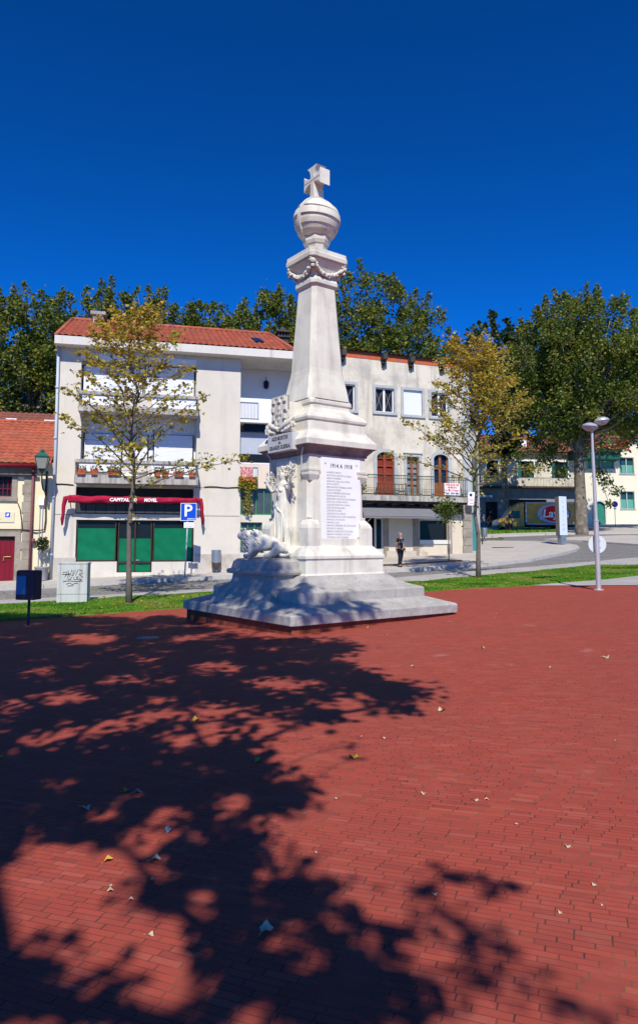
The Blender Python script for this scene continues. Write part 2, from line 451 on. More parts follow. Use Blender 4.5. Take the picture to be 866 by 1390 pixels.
# base terrain
mb = MB(); gx = [-160 + i * 8 for i in range(42)]; gy = [-60, -30, -10, 0, 5, 10, 14, 16, 18, 20, 22, 24, 26, 30, 40, 50, 60, 66, 70, 76, 84, 100, 140, 200, 300]
gv = [(x, y, H(x, y) - .06) for y in gy for x in gx]
nx = len(gx)
mb.add(gv, [(j * nx + i, j * nx + i + 1, (j + 1) * nx + i + 1, (j + 1) * nx + i) for j in range(len(gy) - 1) for i in range(nx - 1)])
tag(mb.build('ground', EARTH), kind='structure')

far_edge = [W2(*p) for p in [(-60, 848), (0, 843), (120, 835), (245, 826), (330, 820), (440, 812), (575, 803.5), (640, 798.7), (721, 795.5), (866, 794.8), (1000, 794.4)]]
grass_top = [W2(*p) for p in [(-60, 826), (0, 822), (97, 817.5), (160, 812.5), (245, 808), (350, 802), (450, 797), (575, 790.5), (653, 782.5), (720, 777), (807, 768), (866, 768.5), (1000, 772)]]
grass_bot_r = [W2(*p) for p in [(721, 795), (744, 793), (823, 787), (866, 782), (1000, 779)]]
strip_top = [W2(*p) for p in [(-60, 819), (0, 815), (97, 811), (250, 802), (400, 793), (520, 786), (640, 776), (720, 770), (866, 757), (1000, 748)]]
side_low = [W2(*p) for p in [(-60, 804), (0, 801), (60, 798), (250, 788), (400, 781), (523, 777), (640, 770), (655, 769), (718, 762), (763, 753), (780, 748.5), (785, 745.5), (781, 742), (770, 740), (726, 736.5), (661, 736)]]
L0, R0 = -34, 34
# plaza
sheet('red_brick_plaza', [(L0, -14), (R0, -14), (R0, far_edge[-1][1])] + far_edge[::-1] + [(L0, far_edge[0][1] + 1)], 0.0, REDPAVE, 1.0)
sheet('road', [(L0 - 30, 17.5), (L0 - 30, 30.5)] + [(-12, 30), (2, 33), (10, 41), (14, 52), (16, 80), (70, 80), (70, 20), (30, 17.5)], -.02, ASPH, 1.6)
gpoly = [(L0, far_edge[0][1] + 1)] + far_edge[:9] + grass_bot_r[1:] + [(R0, grass_bot_r[-1][1])] + [(R0, grass_top[-1][1] + 1)] + grass_top[::-1] + [(L0, grass_top[0][1] + .5)]
sheet('lawn_soil', gpoly, .03, LAWN, .8, 1)
sheet('concrete_path', far_edge[8:] + [(R0, far_edge[-1][1])] + [(R0, grass_bot_r[-1][1])] + grass_bot_r[::-1][:-1], .015, PATHM, 1)
sheet('near_pavement', [(L0, grass_top[0][1] + .5)] + grass_top + [(R0, grass_top[-1][1] + 1), (R0, strip_top[-1][1] + 1)] + strip_top[::-1] + [(L0, strip_top[0][1] + .5)], .02, PATHM, 1, 1)
sheet('sidewalk', [(L0, side_low[0][1])] + side_low + [(9.5, 44), (8, 50), (-34, 48)], .10, PAVE, 1, 1)
# kerb stones along the sidewalk edge
mb = MB()
kp = side_low
for i in range(len(kp) - 1):
    a, b = Vector(kp[i]), Vector(kp[i + 1]); d = (b - a).length; k = max(1, round(d / 1.0))
    for j in range(k):
        p, q = a.lerp(b, (j + .006) / k), a.lerp(b, (j + .994) / k); t = (q - p).normalized(); nrm = Vector((t.y, -t.x)) * .05
        vs = []
        for w, top in ((nrm, 0), (nrm, 1), (-nrm * 2.2, 1), (-nrm * 2.2, 0)):
            for c in (p, q):
                e = c + w; vs.append((e.x, e.y, H(e.x, e.y) + (.112 if top else -.1)))
        mb.add(vs, [(0, 1, 3, 2), (2, 3, 5, 4), (4, 5, 7, 6), (0, 2, 4, 6), (1, 7, 5, 3)])
tag(mb.build('kerb', KERB), kind='structure')
for k_, (pa, pb) in enumerate((((96, 803.5), (170, 797.5)), ((176, 797), (262, 790)))):
    a_, b_ = G(*pa), G(*pb); n_ = Vector((b_.y - a_.y, a_.x - b_.x, 0)).normalized() * .05
    q_ = [(p.x, p.y) for p in (a_ + n_, b_ + n_, b_ - n_, a_ - n_)]
    sheet('road_marking', q_, -.012, mat('worn_yellow_marking', (.34, .27, .12), .8, .35, 6, .2), .7)
# far side pavements
sheet('traffic_island_pavement', [W2(*p) for p in [(738, 733.5), (780, 730.5), (850, 728), (900, 730), (980, 738), (980, 744), (866, 741), (790, 735.5)]], .10, PAVE, 1.5, 1)
sheet('far_pavement', [W2(*p) for p in [(600, 732), (661, 729.3), (760, 725.5), (866, 724.5), (1000, 724)]] + [(48, 86), (6, 86)], .12, PAVE, 2.5, 1)
sheet('far_lawn', [W2(*p) for p in [(640, 727.5), (700, 725.5), (757, 724), (757, 719.5), (700, 720.5), (640, 722)]], .15, LAWN, 1.5, 1)
# soil strip round the little street tree
sp = [W2(*p) for p in [(500, 772.5), (560, 769.2), (628, 764.6), (626, 762.8), (560, 767.2), (500, 770.6)]]
sheet('planting_strip_soil', sp, .108, SOIL, .4)

# grass blades (stuff)
def in_poly(x, y, poly):
    c = False; j = len(poly) - 1
    for i in range(len(poly)):
        xi, yi = poly[i]; xj, yj = poly[j]
        if (yi > y) != (yj > y) and x < (xj - xi) * (y - yi) / (yj - yi) + xi: c = not c
        j = i
    return c
gp = []
bb = (-14, 16, min(p[1] for p in gpoly), max(p[1] for p in gpoly))
while len(gp) < 120000:
    x, y = random.uniform(bb[0], bb[1]), random.uniform(bb[2], bb[3])
    if in_poly(x, y, gpoly): gp.append((x, y, H(x, y) + .045 + .008 * math.sin(x * 3) ))
go = leaves('grass', gp, .06, GRASSM, flat=-.6, cvar=np.array([.5 + .9 * mnoise.noise(Vector((x * .8, y * .8, 0))) + random.uniform(-.2, .2) for x, y, z in gp])); tag(go, kind='stuff')
fp_ = []
fl = [W2(*p) for p in [(645, 727.5), (700, 725.5), (757, 724), (757, 720), (700, 721), (645, 722)]]
while len(fp_) < 5000:
    x, y = random.uniform(12, 34), random.uniform(50, 85)
    if in_poly(x, y, fl): fp_.append((x, y, H(x, y) + .2))
tag(leaves('grass', fp_, .2, GRASSM, flat=-.6), kind='stuff')
# litter of tiny fallen leaves on the lawn
lp = []
while len(lp) < 260:
    x, y = random.uniform(bb[0], bb[1]), random.uniform(bb[2], bb[3])
    if in_poly(x, y, gpoly): lp.append((x, y, H(x, y) + .10))
tag(leaves('leaf_litter', lp, .10, LEAF_Y, flat=3, cvar=RNG.uniform(.5, 1, 260)), kind='stuff')

# ------------------------------------------------------------------ sun
SUN_L = Vector((-.06, 1, -1.035)).normalized()      # direction the light travels
TOSUN = -SUN_L

# ------------------------------------------------------------------ trees
def big_tree(label, base, height, crown_w, seed, leafm=None, nclump=95, per=130, lsize=.30, trunk_r=.32, group=None, low=.28, name='plane_tree', sway=(0, 0), cs=.92, keepout=None, hang=()):
    rnd = random.Random(seed); rng = np.random.default_rng(seed)
    root = thing(name, base, 0, label, 'tree', group)
    cz0, cz1 = height * low, height; cz = (cz0 + cz1) / 2; rz = (cz1 - cz0) / 2; rx = crown_w / 2
    th = height * (low + .12)
    mb = MB()
    lean = (rnd.uniform(-.4, .4), rnd.uniform(-.3, .3))
    mb.tube([(0, 0, -.4), (0, 0, .3), (lean[0] * .3, lean[1] * .3, th * .5), (lean[0], lean[1], th), (lean[0] * 1.3, lean[1] * 1.3, height * .72)], [trunk_r * 1.45, trunk_r * 1.1, trunk_r * .9, trunk_r * .7, trunk_r * .22], 12)
    pts = []; cv = []
    for i in range(nclump):
        while True:
            a = rnd.uniform(0, 2 * math.pi); u = rnd.uniform(-1, 1); rr = rnd.uniform(.25, 1) ** .6
            q = math.sqrt(1 - u * u)
            p = Vector((math.cos(a) * q * rr * rx, math.sin(a) * q * rr * rx, cz + u * rr * rz))
            # wobble of outline
            w = 1 + .16 * math.sin(3 * a + seed) + .10 * math.sin(5 * u * 2 + seed * 2)
            p.x *= w; p.y *= w
            break
        p.x += sway[0]; p.y += sway[1]
        cr = rnd.uniform(.55, 1.15) * crown_w / 9 * cs
        k = int(per * rnd.uniform(.6, 1.3))
        C = rng.normal(size=(k, 3)) * np.array([cr * .55, cr * .55, cr * .48]) + np.array(p)
        pts.append(C); cv.append(np.clip(rng.normal(rnd.uniform(.25, .6), .17, k), 0, 1))
        if i % 3 == 0:
            s0 = Vector((lean[0], lean[1], rnd.uniform(th * .8, height * .6)))
            mid = s0.lerp(p, .5) + Vector((0, 0, -rnd.uniform(0, .5)))
            r0 = trunk_r * rnd.uniform(.2, .38)
            mb.tube([s0, mid, p], [r0, r0 * .6, r0 * .15], 6)
    # upward sprays that break up the outline
    for i in range(int(nclump * .45)):
        a = rnd.uniform(0, 2 * math.pi); u = rnd.uniform(.05, 1); q = math.sqrt(1 - u * u)
        p = Vector((math.cos(a) * q * rx, math.sin(a) * q * rx, cz + u * rz))
        ln = rnd.uniform(.5, 1.3) * height / 18; k = int(per * .42)
        t = rng.uniform(0, 1, k)[:, None]
        C = np.array(p) + t * np.array([math.cos(a) * .3, math.sin(a) * .3, 1]) * ln + rng.normal(size=(k, 3)) * .22 * (1.25 - t) * height / 18
        C[:, 0] += sway[0]
        pts.append(C); cv.append(np.clip(rng.normal(.5, .2, k), 0, 1))
        mb.tube([(p.x + sway[0], p.y, p.z - .5), (p.x + sway[0] + math.cos(a) * .3 * ln, p.y + math.sin(a) * .3 * ln, p.z + ln)], [.04, .012], 5)
    for hx_, hy_, hr_ in hang:
        w_ = P(hx_, hy_, base.y) - base; k = int(per * .75 * (hr_ / .8) ** 2) + 20
        pts.append(rng.normal(size=(k, 3)) * np.array([hr_ * .55, hr_ * .5, hr_ * .5]) + np.array(w_)); cv.append(np.clip(rng.normal(.35, .2, k), 0, 1))
        s0 = Vector((lean[0], lean[1], th)); mb.tube([s0, s0.lerp(w_, .5) + Vector((0, 0, 1.1)), w_], [.09, .06, .015], 6)
    mb.build('trunk', BARK, root, True)
    AP = np.concatenate(pts); AV = np.concatenate(cv)
    if keepout:
        W_ = AP + np.array(base) - np.array(EYE); dep = W_[:, 1] * ct + W_[:, 2] * st; up_ = -W_[:, 1] * st + W_[:, 2] * ct
        qx, qy = CX + FPX * W_[:, 0] / dep, CY - FPX * up_ / dep; x0_, y0_, x1_, y1_ = keepout
        kk = ~((((qx - (x0_ + x1_) / 2) / ((x1_ - x0_) / 2)) ** 2 + ((qy - (y0_ + y1_) / 2) / ((y1_ - y0_) / 2)) ** 2 < 1) & (rng.random(len(AP)) < .93)); AP, AV = AP[kk], AV[kk]
    leaves('crown', AP, lsize, leafm or LEAF_BIG, root, cvar=AV)
    return root

def at_ground(px, Y, off=0):
    x = P(px, 700, Y).x; return Vector((x, Y, H(x, Y) + off))
def hgt(px, py, Y):
    b = at_ground(px, Y); return P(px, py, Y).z - b.z

bgt = [  # px, top py, Y, width, label
    (-30, 402, 46, 8, 'broad leafy tree rising behind the low tiled house at the picture edge'),
    (42, 396, 47, 8, 'dense green tree filling the gap behind the low tiled house'),
    (98, 404, 50, 7.5, 'green tree directly behind the tall shop building with the red hipped roof'),
    (152, 392, 49, 7, 'pointed tree crown just right of the plain square roof chimney'),
    (206, 398, 51, 7.5, 'green tree crown over the middle of the long red roof'),
    (262, 406, 49, 7, 'rounded tree crown right of the middle of the long red roof'),
    (316, 414, 51, 7, 'lower tree crown over the roof window of the red roof'),
    (372, 396, 52, 7.5, 'tree crown behind the dark ornate roof chimney'),
    (432, 392, 54, 7.5, 'tree crown hidden mostly behind the monument shaft'),
    (496, 370, 50, 9, 'tallest yellow-green tree rising beside the monument shaft over the old cream building'),
    (556, 398, 52, 7.5, 'tree crown sloping down over the dark eave of the old cream building'),
]
for i, (px, py, Y, w, lab) in enumerate(bgt):
    b = at_ground(px, Y); big_tree(lab, b, hgt(px, py, Y) - .6, w, 20 + i, LEAF_BIG, 92, 200, .225, .28, 'trees in a row behind the street buildings', low=.22)
b = at_ground(687, 66); big_tree('dark green tree standing left of the great plane tree, behind the yellowing street tree', b, hgt(687, 436, 66), 9, 51, LEAF_DK, 85, 120, .36, .3, low=.35, name='dark_green_tree')
b = at_ground(722, 90); big_tree('far green tree seen between the two big crowns above the brown tiled roof', b, hgt(722, 440, 90), 9, 55, LEAF_DK, 60, 110, .4, .3, low=.4, name='dark_green_tree')
b = at_ground(788, 56); big_tree('great plane tree with a thick knobbly trunk beside the yellow truck', b, hgt(788, 407, 56) - .3, 11.6, 61, LEAF_BIG, 215, 250, .225, .48, low=.29, sway=(.3, 0), cs=.82, keepout=(768, 588, 852, 636), hang=((822, 655, .6), (836, 668, .5), (812, 640, .6), (826, 684, .35), (762, 640, .8), (738, 628, .8), (706, 618, .8), (748, 612, .9), (718, 640, .5)))
b = at_ground(893, 60); big_tree('plane tree cut by the picture edge beyond the cream house', b, hgt(893, 448, 60), 9.5, 66, LEAF_BIG, 110, 130, .34, .4, low=.38)

def young_tree(label, base, height, fork, halfw, nbr, seed, leafm, lsize=.13, dens=1.0, lop=0, trunk_r=.085):
    rnd = random.Random(seed); rng = np.random.default_rng(seed)
    root = thing('linden_tree', base, 0, label, 'tree')
    mb = MB()
    ax = [Vector((0, 0, -.2))]
    for i in range(1, 13):
        z = height * i / 12
        ax.append(Vector((math.sin(i * .8 + seed) * .05 + .02 * i * rnd.uniform(-1, 1), math.cos(i * .9) * .05, z)))
    rr = [trunk_r * (1.25 if i == 0 else 1) * (1 - .45 * min(1, i * height / 12 / fork)) if i * height / 12 < fork else trunk_r * .55 * (1 - (i * height / 12 - fork) / (height - fork)) + .006 for i in range(13)]
    mb.tube(ax, rr, 10)
    def axp(z):
        k = max(0, min(11.999, z / height * 12)); i = int(k); return ax[i].lerp(ax[i + 1], k - i)
    C = []; V = []
    for i in range(nbr):
        t = (i + rnd.uniform(0, .8)) / nbr
        z0 = fork * .92 + (height * .93 - fork) * t ** 1.05
        az = i * 2.399 + rnd.uniform(-.4, .4)
        prof = (.78 if i > 3 else 1.0) * ((1 - t) ** .8 * .85 + .20)
        ln = halfw * prof * rnd.uniform(.8, 1.15) * 1.15
        if lop and math.cos(az) * lop > .3: ln *= 1.12
        rise = rnd.uniform(.75, 1.35) + .3 * t if i > 3 else rnd.uniform(.35, .6)
        s0 = axp(z0); d = Vector((math.cos(az), math.sin(az), 0))
        pts = []; nn = 6
        for j in range(nn + 1):
            q = j / nn
            pts.append(s0 + d * ln * q + Vector((rnd.uniform(-.05, .05), rnd.uniform(-.05, .05), ln * rise * q * (1 - .28 * q))))
        r0 = trunk_r * .34 * (1 - t * .6)
        mb.tube(pts, [max(.005, r0 * (1 - .85 * j / nn)) for j in range(nn + 1)], 5)
        for j in range(1, nn + 1):
            dn = (0.35 + .65 * (j / nn)) if z0 < height * .62 else 1
            for s in range(rnd.randint(2, 3)):
                if rnd.random() > dn * dens + .25: continue
                a2 = az + rnd.choice((-1, 1)) * rnd.uniform(.4, 1.2); l2 = rnd.uniform(.25, .6) * (1.15 - .4 * j / nn)
                e = pts[j] + Vector((math.cos(a2) * l2, math.sin(a2) * l2, rnd.uniform(-.05, .3)))
                mb.tube([pts[j], e], [.008, .004], 4)
                k = int(rnd.uniform(8, 17) * dens)
                tt = rng.uniform(.1, 1.1, k)[:, None]
                cc = np.array(pts[j]) * (1 - tt) + np.array(e) * tt + rng.normal(size=(k, 3)) * np.array([.085, .085, .06])
                C.append(cc); V.append(np.clip(rng.normal(.26 + .38 * (z0 / height), .18, k), 0, 1))
        if rnd.random() < .8:
            k = int(14 * dens); cc = np.array(pts[-1]) + rng.normal(size=(k, 3)) * .15; C.append(cc); V.append(np.clip(rng.normal(.5, .2, k), 0, 1))
    # a few leaf tufts low on the trunk
    for z in (height * .27, height * .33, height * .38):
        k = 9; cc = np.array(axp(z)) + rng.normal(size=(k, 3)) * .09 + np.array([.08, -.08, 0]); C.append(cc); V.append(rng.uniform(.1, .5, k))
    mb.build('trunk', BARK_Y, root, True)
    leaves('crown', np.concatenate(C), lsize, leafm, root, flat=.8, cvar=np.concatenate(V))
    return root

b = G(176, 821); young_tree('young yellowing linden tree in front of the shop with the wine red awning', b, P(186, 398, b.y).z - b.z, 3.4, 2.45, 40, 3, LEAF_Y, .125, .64)
b = G(649, 786); young_tree('young yellowing linden tree in the lawn before the old cream building', b, P(645, 444, b.y).z - b.z, 3.55, 2.35, 52, 8, LEAF_Y, .115, .76)

# small street tree on the soil strip
b = G(609, 763.5); b.z += .1
root = thing('street_sapling', b, 0, 'small green sapling with a thin stem in the sidewalk soil strip', 'sapling')
hh = P(609, 672, b.y).z - b.z
mb = MB(); mb.tube([(0, 0, -.05), (.01, 0, 1), (-.02, 0, 2.2), (.02, 0, hh - .3)], [.03, .022, .017, .008], 8)
for i in range(12):
    a = i * 2.4; z = 1.7 + i * .1; mb.tube([(0, 0, z), (math.cos(a) * .32, math.sin(a) * .32, z + .35)], [.009, .004], 5)
mb.build('trunk', BARK_Y, root, True)
C = RNG.normal(size=(620, 3)) * np.array([.24, .24, .30]) + np.array([-.03, 0, hh - .72])
leaves('crown', C, .12, LEAF_G, root)

# trees behind the viewer that throw the dappled shade
SH_POLY = [(-60, 836), (120, 838), (245, 836), (330, 862), (400, 868), (470, 868), (515, 885), (480, 905), (560, 925), (585, 945), (560, 965), (530, 995), (470, 1000), (425, 1050), (440, 1090), (400, 1135), (355, 1160), (430, 1195), (500, 1200), (530, 1225), (500, 1255), (570, 1300), (640, 1400), (-60, 1400)]
SH_HOLES = [(100, 1185, 105, 50), (90, 1262, 120, 55), (361, 1263, 16, 14), (130, 1110, 22, 10), (262, 1135, 20, 12), (300, 965, 46, 11), (290, 905, 36, 7), (385, 928, 42, 11), (395, 1010, 46, 36), (120, 868, 40, 7), (60, 912, 22, 6), (225, 1010, 20, 8), (310, 1090, 25, 12), (30, 960, 25, 8), (255, 1275, 20, 28), (395, 1270, 35, 28), (345, 1225, 22, 14), (180, 985, 26, 7), (160, 925, 20, 5), (95, 945, 30, 6), (255, 866, 22, 4), (70, 1000, 20, 7), (20, 1010, 18, 9), (190, 895, 16, 4)]
EXTRA = [(598, 1184, .12), (620, 1188, .14), (645, 1193, .14), (668, 1198, .14), (688, 1203, .12), (575, 1206, .14), (560, 1203, .12), (676, 1217, .10), (598, 1240, .12), (560, 1262, .16), (590, 1268, .16), (655, 1270, .16), (640, 1285, .16), (690, 1300, .18), (740, 1340, .2), (640, 1330, .2), (670, 1345, .2), (800, 1370, .2), (470, 1012, .3), (478, 1030, .14), (585, 925, .2), (600, 935, .16)]
clumps = []
def shade_at(px, py, r, lift=0):
    g = G(px, py); ys = g.y
    h0_ = max(4.6, .473 * ys + 2.0); hc = random.uniform(h0_, h0_ + 2.4) - H(g.x, g.y)
    clumps.append((g + TOSUN * (hc / TOSUN.z), r))
wmin, wmax = (-9, 3), (2.5, 18)
gpx = []
for near, want in ((0, 1200), (1, 620)):
    tries = 0; n0 = len(gpx)
    while len(gpx) - n0 < want and tries < 60000:
        tries += 1
        x, y = (random.uniform(-9.5, 2.3), random.uniform(5.2, 18.5)) if not near else (random.uniform(-3.4, 1.8), random.uniform(1.6, 5.6))
        rr_n = random.uniform(.15, .30) if not near else random.uniform(.07, .15)
        fq = 1.35 if not near else 2.6
        if mnoise.noise(Vector((x * fq, y * fq * .8, 3.1))) + .6 * mnoise.noise(Vector((x * fq * 2.6, y * fq * 2.1, 7.7))) > (.30 if y > 7.5 else .16): continue
        d = Vector((x, y, H(x, y))) - EYE; dd = d.y * ct + d.z * st; vv = -d.y * st + d.z * ct
        px, py = CX + FPX * d.x / dd, CY - FPX * vv / dd
        mg = rr_n * 1.0 * FPX / dd                      # keep the clump's own shadow inside the outline
        if not (in_poly(px, py, SH_POLY) and in_poly(px + mg, py, SH_POLY)): continue
        if any(((px - a) / (c + mg * .6)) ** 2 + ((py - b) / (e + mg * .15)) ** 2 < .8 for a, b, c, e in SH_HOLES): continue
        gpx.append((px, py, rr_n))
for px, py, rr_n in gpx: shade_at(px, py, rr_n)
for px, py, r in EXTRA: shade_at(px, py, r * .45)
# extra cover that falls on the monument's stepped base
for (lx, ly, z, r) in [(-1.72, -1.55, .5, .3), (-1.3, .4, .9, .3), (-2.0, -.6, .5, .4), (-2.0, .6, .5, .4), (-1.9, 1.6, .4, .45), (-1.7, -.2, .9, .35), (-.9, -1.9, .45, .3), (-1.5, -1.9, .4, .35), (-1.2, -1.3, .8, .2), (-1.6, .8, 1.0, .3), (-1.35, -.3, 1.3, .16), (-.3, -2.0, .45, .22), (-1.95, -1.3, .4, .35), (-1.5, 1.1, .7, .35), (-1.0, -.7, 1.5, .1), (-.95, -.4, 1.9, .10)]:
    wx, wy = -.05 + .799 * lx - .602 * ly, 15 + .602 * lx + .799 * ly
    hc = random.uniform(9.5, 11.5); clumps.append((Vector((wx, wy, z)) + TOSUN * (hc / TOSUN.z), r))
rs_ = random.Random(77)
for i in range(46):
    lx, ly, z = rs_.uniform(-2.1, -1.3), rs_.uniform(-1.7, 2.1), rs_.uniform(.3, .95)
    wx, wy = -.05 + .799 * lx - .602 * ly, 15 + .602 * lx + .799 * ly
    clumps.append((Vector((wx, wy, z)) + TOSUN * (rs_.uniform(9.5, 11.5) / TOSUN.z), rs_.uniform(.16, .28)))
for i in range(12):
    lx, ly, z = rs_.uniform(-1.7, -.2), rs_.uniform(-2.1, -1.7), .4
    wx, wy = -.05 + .799 * lx - .602 * ly, 15 + .602 * lx + .799 * ly
    clumps.append((Vector((wx, wy, z)) + TOSUN * (rs_.uniform(9.5, 11.5) / TOSUN.z), rs_.uniform(.14, .24)))
troots = [(-10.5, -7.5), (-5.5, -11.5)]
tz = [thing('plane_tree', (x, y, H(x, y)), 0, lab, 'tree') for (x, y), lab in zip(troots, ['plane tree standing on the brick plaza behind the viewer, throwing the broad dappled shade', 'plane tree standing on the brick plaza behind the viewer, further from the low tiled house'])]
tgt = [[], []]
for c, r in clumps:
    k = 0 if (c.x + .25 * c.y) < -3.2 else 1
    tgt[k].append((c - tz[k].location, r))
for k, root in enumerate(tz):
    cl = tgt[k]
    if not cl: continue
    mb = MB(); top = Vector((0, 0, 4.2))
    mb.tube([(0, 0, -.3), (0, 0, .3), (.1, 0, 2.2), top], [.5, .38, .28, .22], 12)
    rnd = random.Random(5 + k); cs = [c for c, r in cl]
    A_ = np.array([list(top)] + [list(c) for c in cs]); order = np.argsort(np.linalg.norm(A_ - A_[0], axis=1))
    par_ = {}; done = [0]; dist = {0: 0.0}
    for q_ in order[1:]:
        dd_ = np.linalg.norm(A_[done] - A_[q_], axis=1); cost = dd_ + .25 * np.array([dist[d_] for d_ in done]) * 0 + dd_ ** 2 * .3
        b_ = done[int(np.argmin(cost))]; par_[int(q_)] = b_; dist[int(q_)] = dist[b_] + float(np.linalg.norm(A_[b_] - A_[q_])); done.append(int(q_))
    size = {d_: 1 for d_ in done}
    for q_ in done[:0:-1]: size[par_[q_]] += size[q_]
    for q_ in done[1:]:
        a_, b_ = Vector(A_[par_[q_]]), Vector(A_[q_]); r1 = min(.10, .0042 * math.sqrt(size[q_]) + .003)
        mb.tube([a_, a_.lerp(b_, .5) + Vector((rnd.uniform(-.04, .04), rnd.uniform(-.04, .04), .03)), b_], [r1, r1 * .92, r1 * .85], 5)
    mb.build('trunk', BARK, root, True)
    C = []; LS = []
    for c, r in cl:
        n = int(95 * (r / .4) ** 2) + (8 if r > .14 else 5)
        C.append(RNG.normal(size=(n, 3)) * r * .6 + np.array(c)); LS.append(np.full(n, .14 if r > .14 else .085))
    leaves('crown', np.concatenate(C), np.concatenate(LS), LEAF_BIG, root)

# ------------------------------------------------------------------ monument
MC = Vector((-.05, 15, 0)); MA = math.atan2(.602, .799)
ca, sa = math.cos(MA), math.sin(MA)
mon = thing('war_memorial', MC, MA, 'tall pale stone war memorial with a cross-topped globe on the red brick plaza', 'monument')
def prof(px, py):           # right-hand silhouette pixel -> (half side, height)
    r = .5
    for _ in range(20):
        Y = MC.y + r * (sa - ca); p = P(px, py, Y); r = (p.x - MC.x) / (ca + sa)
    return r, p.z
def mh(lx, ly, py):
    Y = MC.y + lx * sa + ly * ca; return P(433, py, Y).z
def ring(r, z, k=.02):
    k = min(k, r * .9)
    return [(r, -(r - k), z), (r, r - k, z), (r - k, r, z), (-(r - k), r, z), (-r, r - k, z), (-r, -(r - k), z), (-(r - k), -r, z), (r - k, -r, z)]
def chamf(pts, k=None, frac=None, name='x', m=CREAM, parent=mon, bev=0):
    R_ = []
    for r, z in pts:
        if frac: rr = r / (1 - .43 * frac); R_.append(ring(rr, z, rr * frac))
        else: R_.append(ring(r, z, k or .015))
    return MB().loft(R_).build(name, m, parent, bevel=bev)
GZ = H(-.05, 15)
# brick footing
MB().loft([ring(2.06, -.35, .02), ring(2.06, .215, .02)]).build('brick_footing', BRICKP, mon)
def jit(pts): return pts
chamf([(2.13, .205), (2.135, .37), (2.11, .39), (1.66, .535), (1.3, .54)], .05, name='base_slab', m=GRANITE, bev=.012)
chamf([(1.64, .50), (1.64, .715), (1.60, .74), (1.40, .80), (1.22, .89), (1.085, 1.0), (1.0, 1.01)], .03, name='step', m=GRANITE, bev=.01)
pl = [(1.05, .99)] + [prof(*q) for q in [(520.5, 776), (520.2, 758.5), (522.8, 757), (522.8, 753.5), (518.5, 750), (506, 741)]] + [(.7, 1.60)]
chamf(pl, .012, name='plinth', m=CREAM, bev=.006)
die = [prof(*q) for q in [(495.5, 742), (494.2, 700), (492.6, 657), (492.3, 623)]]
chamf([(die[0][0] - .02, 1.58)] + [(r - .02, z) for r, z in die[1:]], frac=.13, name='pedestal', m=CREAM)
# corner pilasters with little capitals and scroll feet
dz0, dz1 = prof(505, 741)[1], prof(499, 622)[1]
for sx, sy in ((1, -1), (-1, -1), (1, 1), (-1, 1)):
    mb = MB()
    def sqr(c, h, z): return [(sx * (c + a * h), sy * (c + b * h), z) for a, b in ((-1, -1), (1, -1), (1, 1), (-1, 1))]
    zs = dz0
    lof = [(.70, .155, zs - .01), (.70, .155, zs + .37), (.685, .145, zs + .44), (.65, .12, zs + .52), (.635, .10, zs + .56)]
    mb.loft([sqr(*q) for q in lof])
    mb.loft([sqr(.64, .11, zs + .56), sqr(.64, .11, zs + .60)])
    mb.loft([[(sx * (.635 + .088 * math.cos(a)), sy * (.635 + .088 * math.sin(a)), z) for a in [i * math.pi / 6 for i in range(12)]] for z in (zs + .6, zs + 1.34)])
    mb.loft([sqr(.64, .09, zs + 1.34), sqr(.645, .12, zs + 1.42), sqr(.65, .135, zs + 1.47), sqr(.65, .135, zs + 1.53)])
    mb.loft([sqr(.645, .14, zs + 1.53), sqr(.645, .15, zs + 1.56), sqr(.645, .15, zs + 1.60)])
    mb.loft([sqr(.635, .115, zs + 1.60), sqr(.635, .115, dz1 + .02)])
    mb.build('corner_pilaster', CREAM, mon, bevel=.006)
co = [prof(*q) for q in [(498.6, 622.5), (499, 621), (510, 613), (512.6, 611), (512.8, 604), (510.5, 602), (498.6, 592), (498, 590)]]
chamf([(.5, co[3][1] - .03)] + [(co[3][0] - .012, co[3][1] - .004), co[3]] + co[4:] + [(.5, co[-1][1])], .02, name='cornice', m=CREAM, bev=.006)
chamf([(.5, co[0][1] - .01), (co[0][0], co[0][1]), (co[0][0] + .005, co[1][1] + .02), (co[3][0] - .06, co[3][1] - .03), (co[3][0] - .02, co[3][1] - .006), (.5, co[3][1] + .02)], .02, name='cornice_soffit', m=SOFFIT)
bl = [prof(*q) for q in [(497.8, 590.5), (497.4, 580), (495, 579.4), (499, 577.5), (500, 574.5), (498.3, 571.5), (494, 569), (485, 564), (478.5, 561), (477, 559.5), (476.4, 555), (479, 553.5), (479, 549.5), (476, 547)]]
chamf([(.45, bl[0][1])] + bl + [(.4, bl[-1][1])], .05, name='shaft_base', m=CREAM, bev=.006)
sh = [prof(*q) for q in [(474.5, 547.5), (474, 543), (471.5, 532), (468.3, 519.5), (466.2, 513), (464.6, 506), (462.8, 482.5), (459.6, 450), (455.9, 408), (454.6, 394)]]
chamf(sh, frac=.24, name='shaft', m=CREAM, bev=.006)
nk = [prof(*q) for q in [(455, 395), (458.8, 391.5), (459, 387), (457, 383.5), (455, 381.5)]]
chamf([(.2, nk[0][1])] + nk + [(.2, nk[-1][1])], frac=.24, name='neck_ring', m=CREAM, bev=.005)
cp = [prof(*q) for q in [(454.6, 382.5), (456, 377), (459.5, 371), (464, 366), (468, 362.5)]]
chamf(cp, frac=.24, name='capital', m=CREAM)
ab = [prof(*q) for q in [(468, 362), (471.6, 360.3), (472.2, 355), (470.8, 354), (470.5, 349)]]
chamf([(.25, ab[0][1])] + ab, frac=.16, name='abacus', m=CREAM, bev=.006)
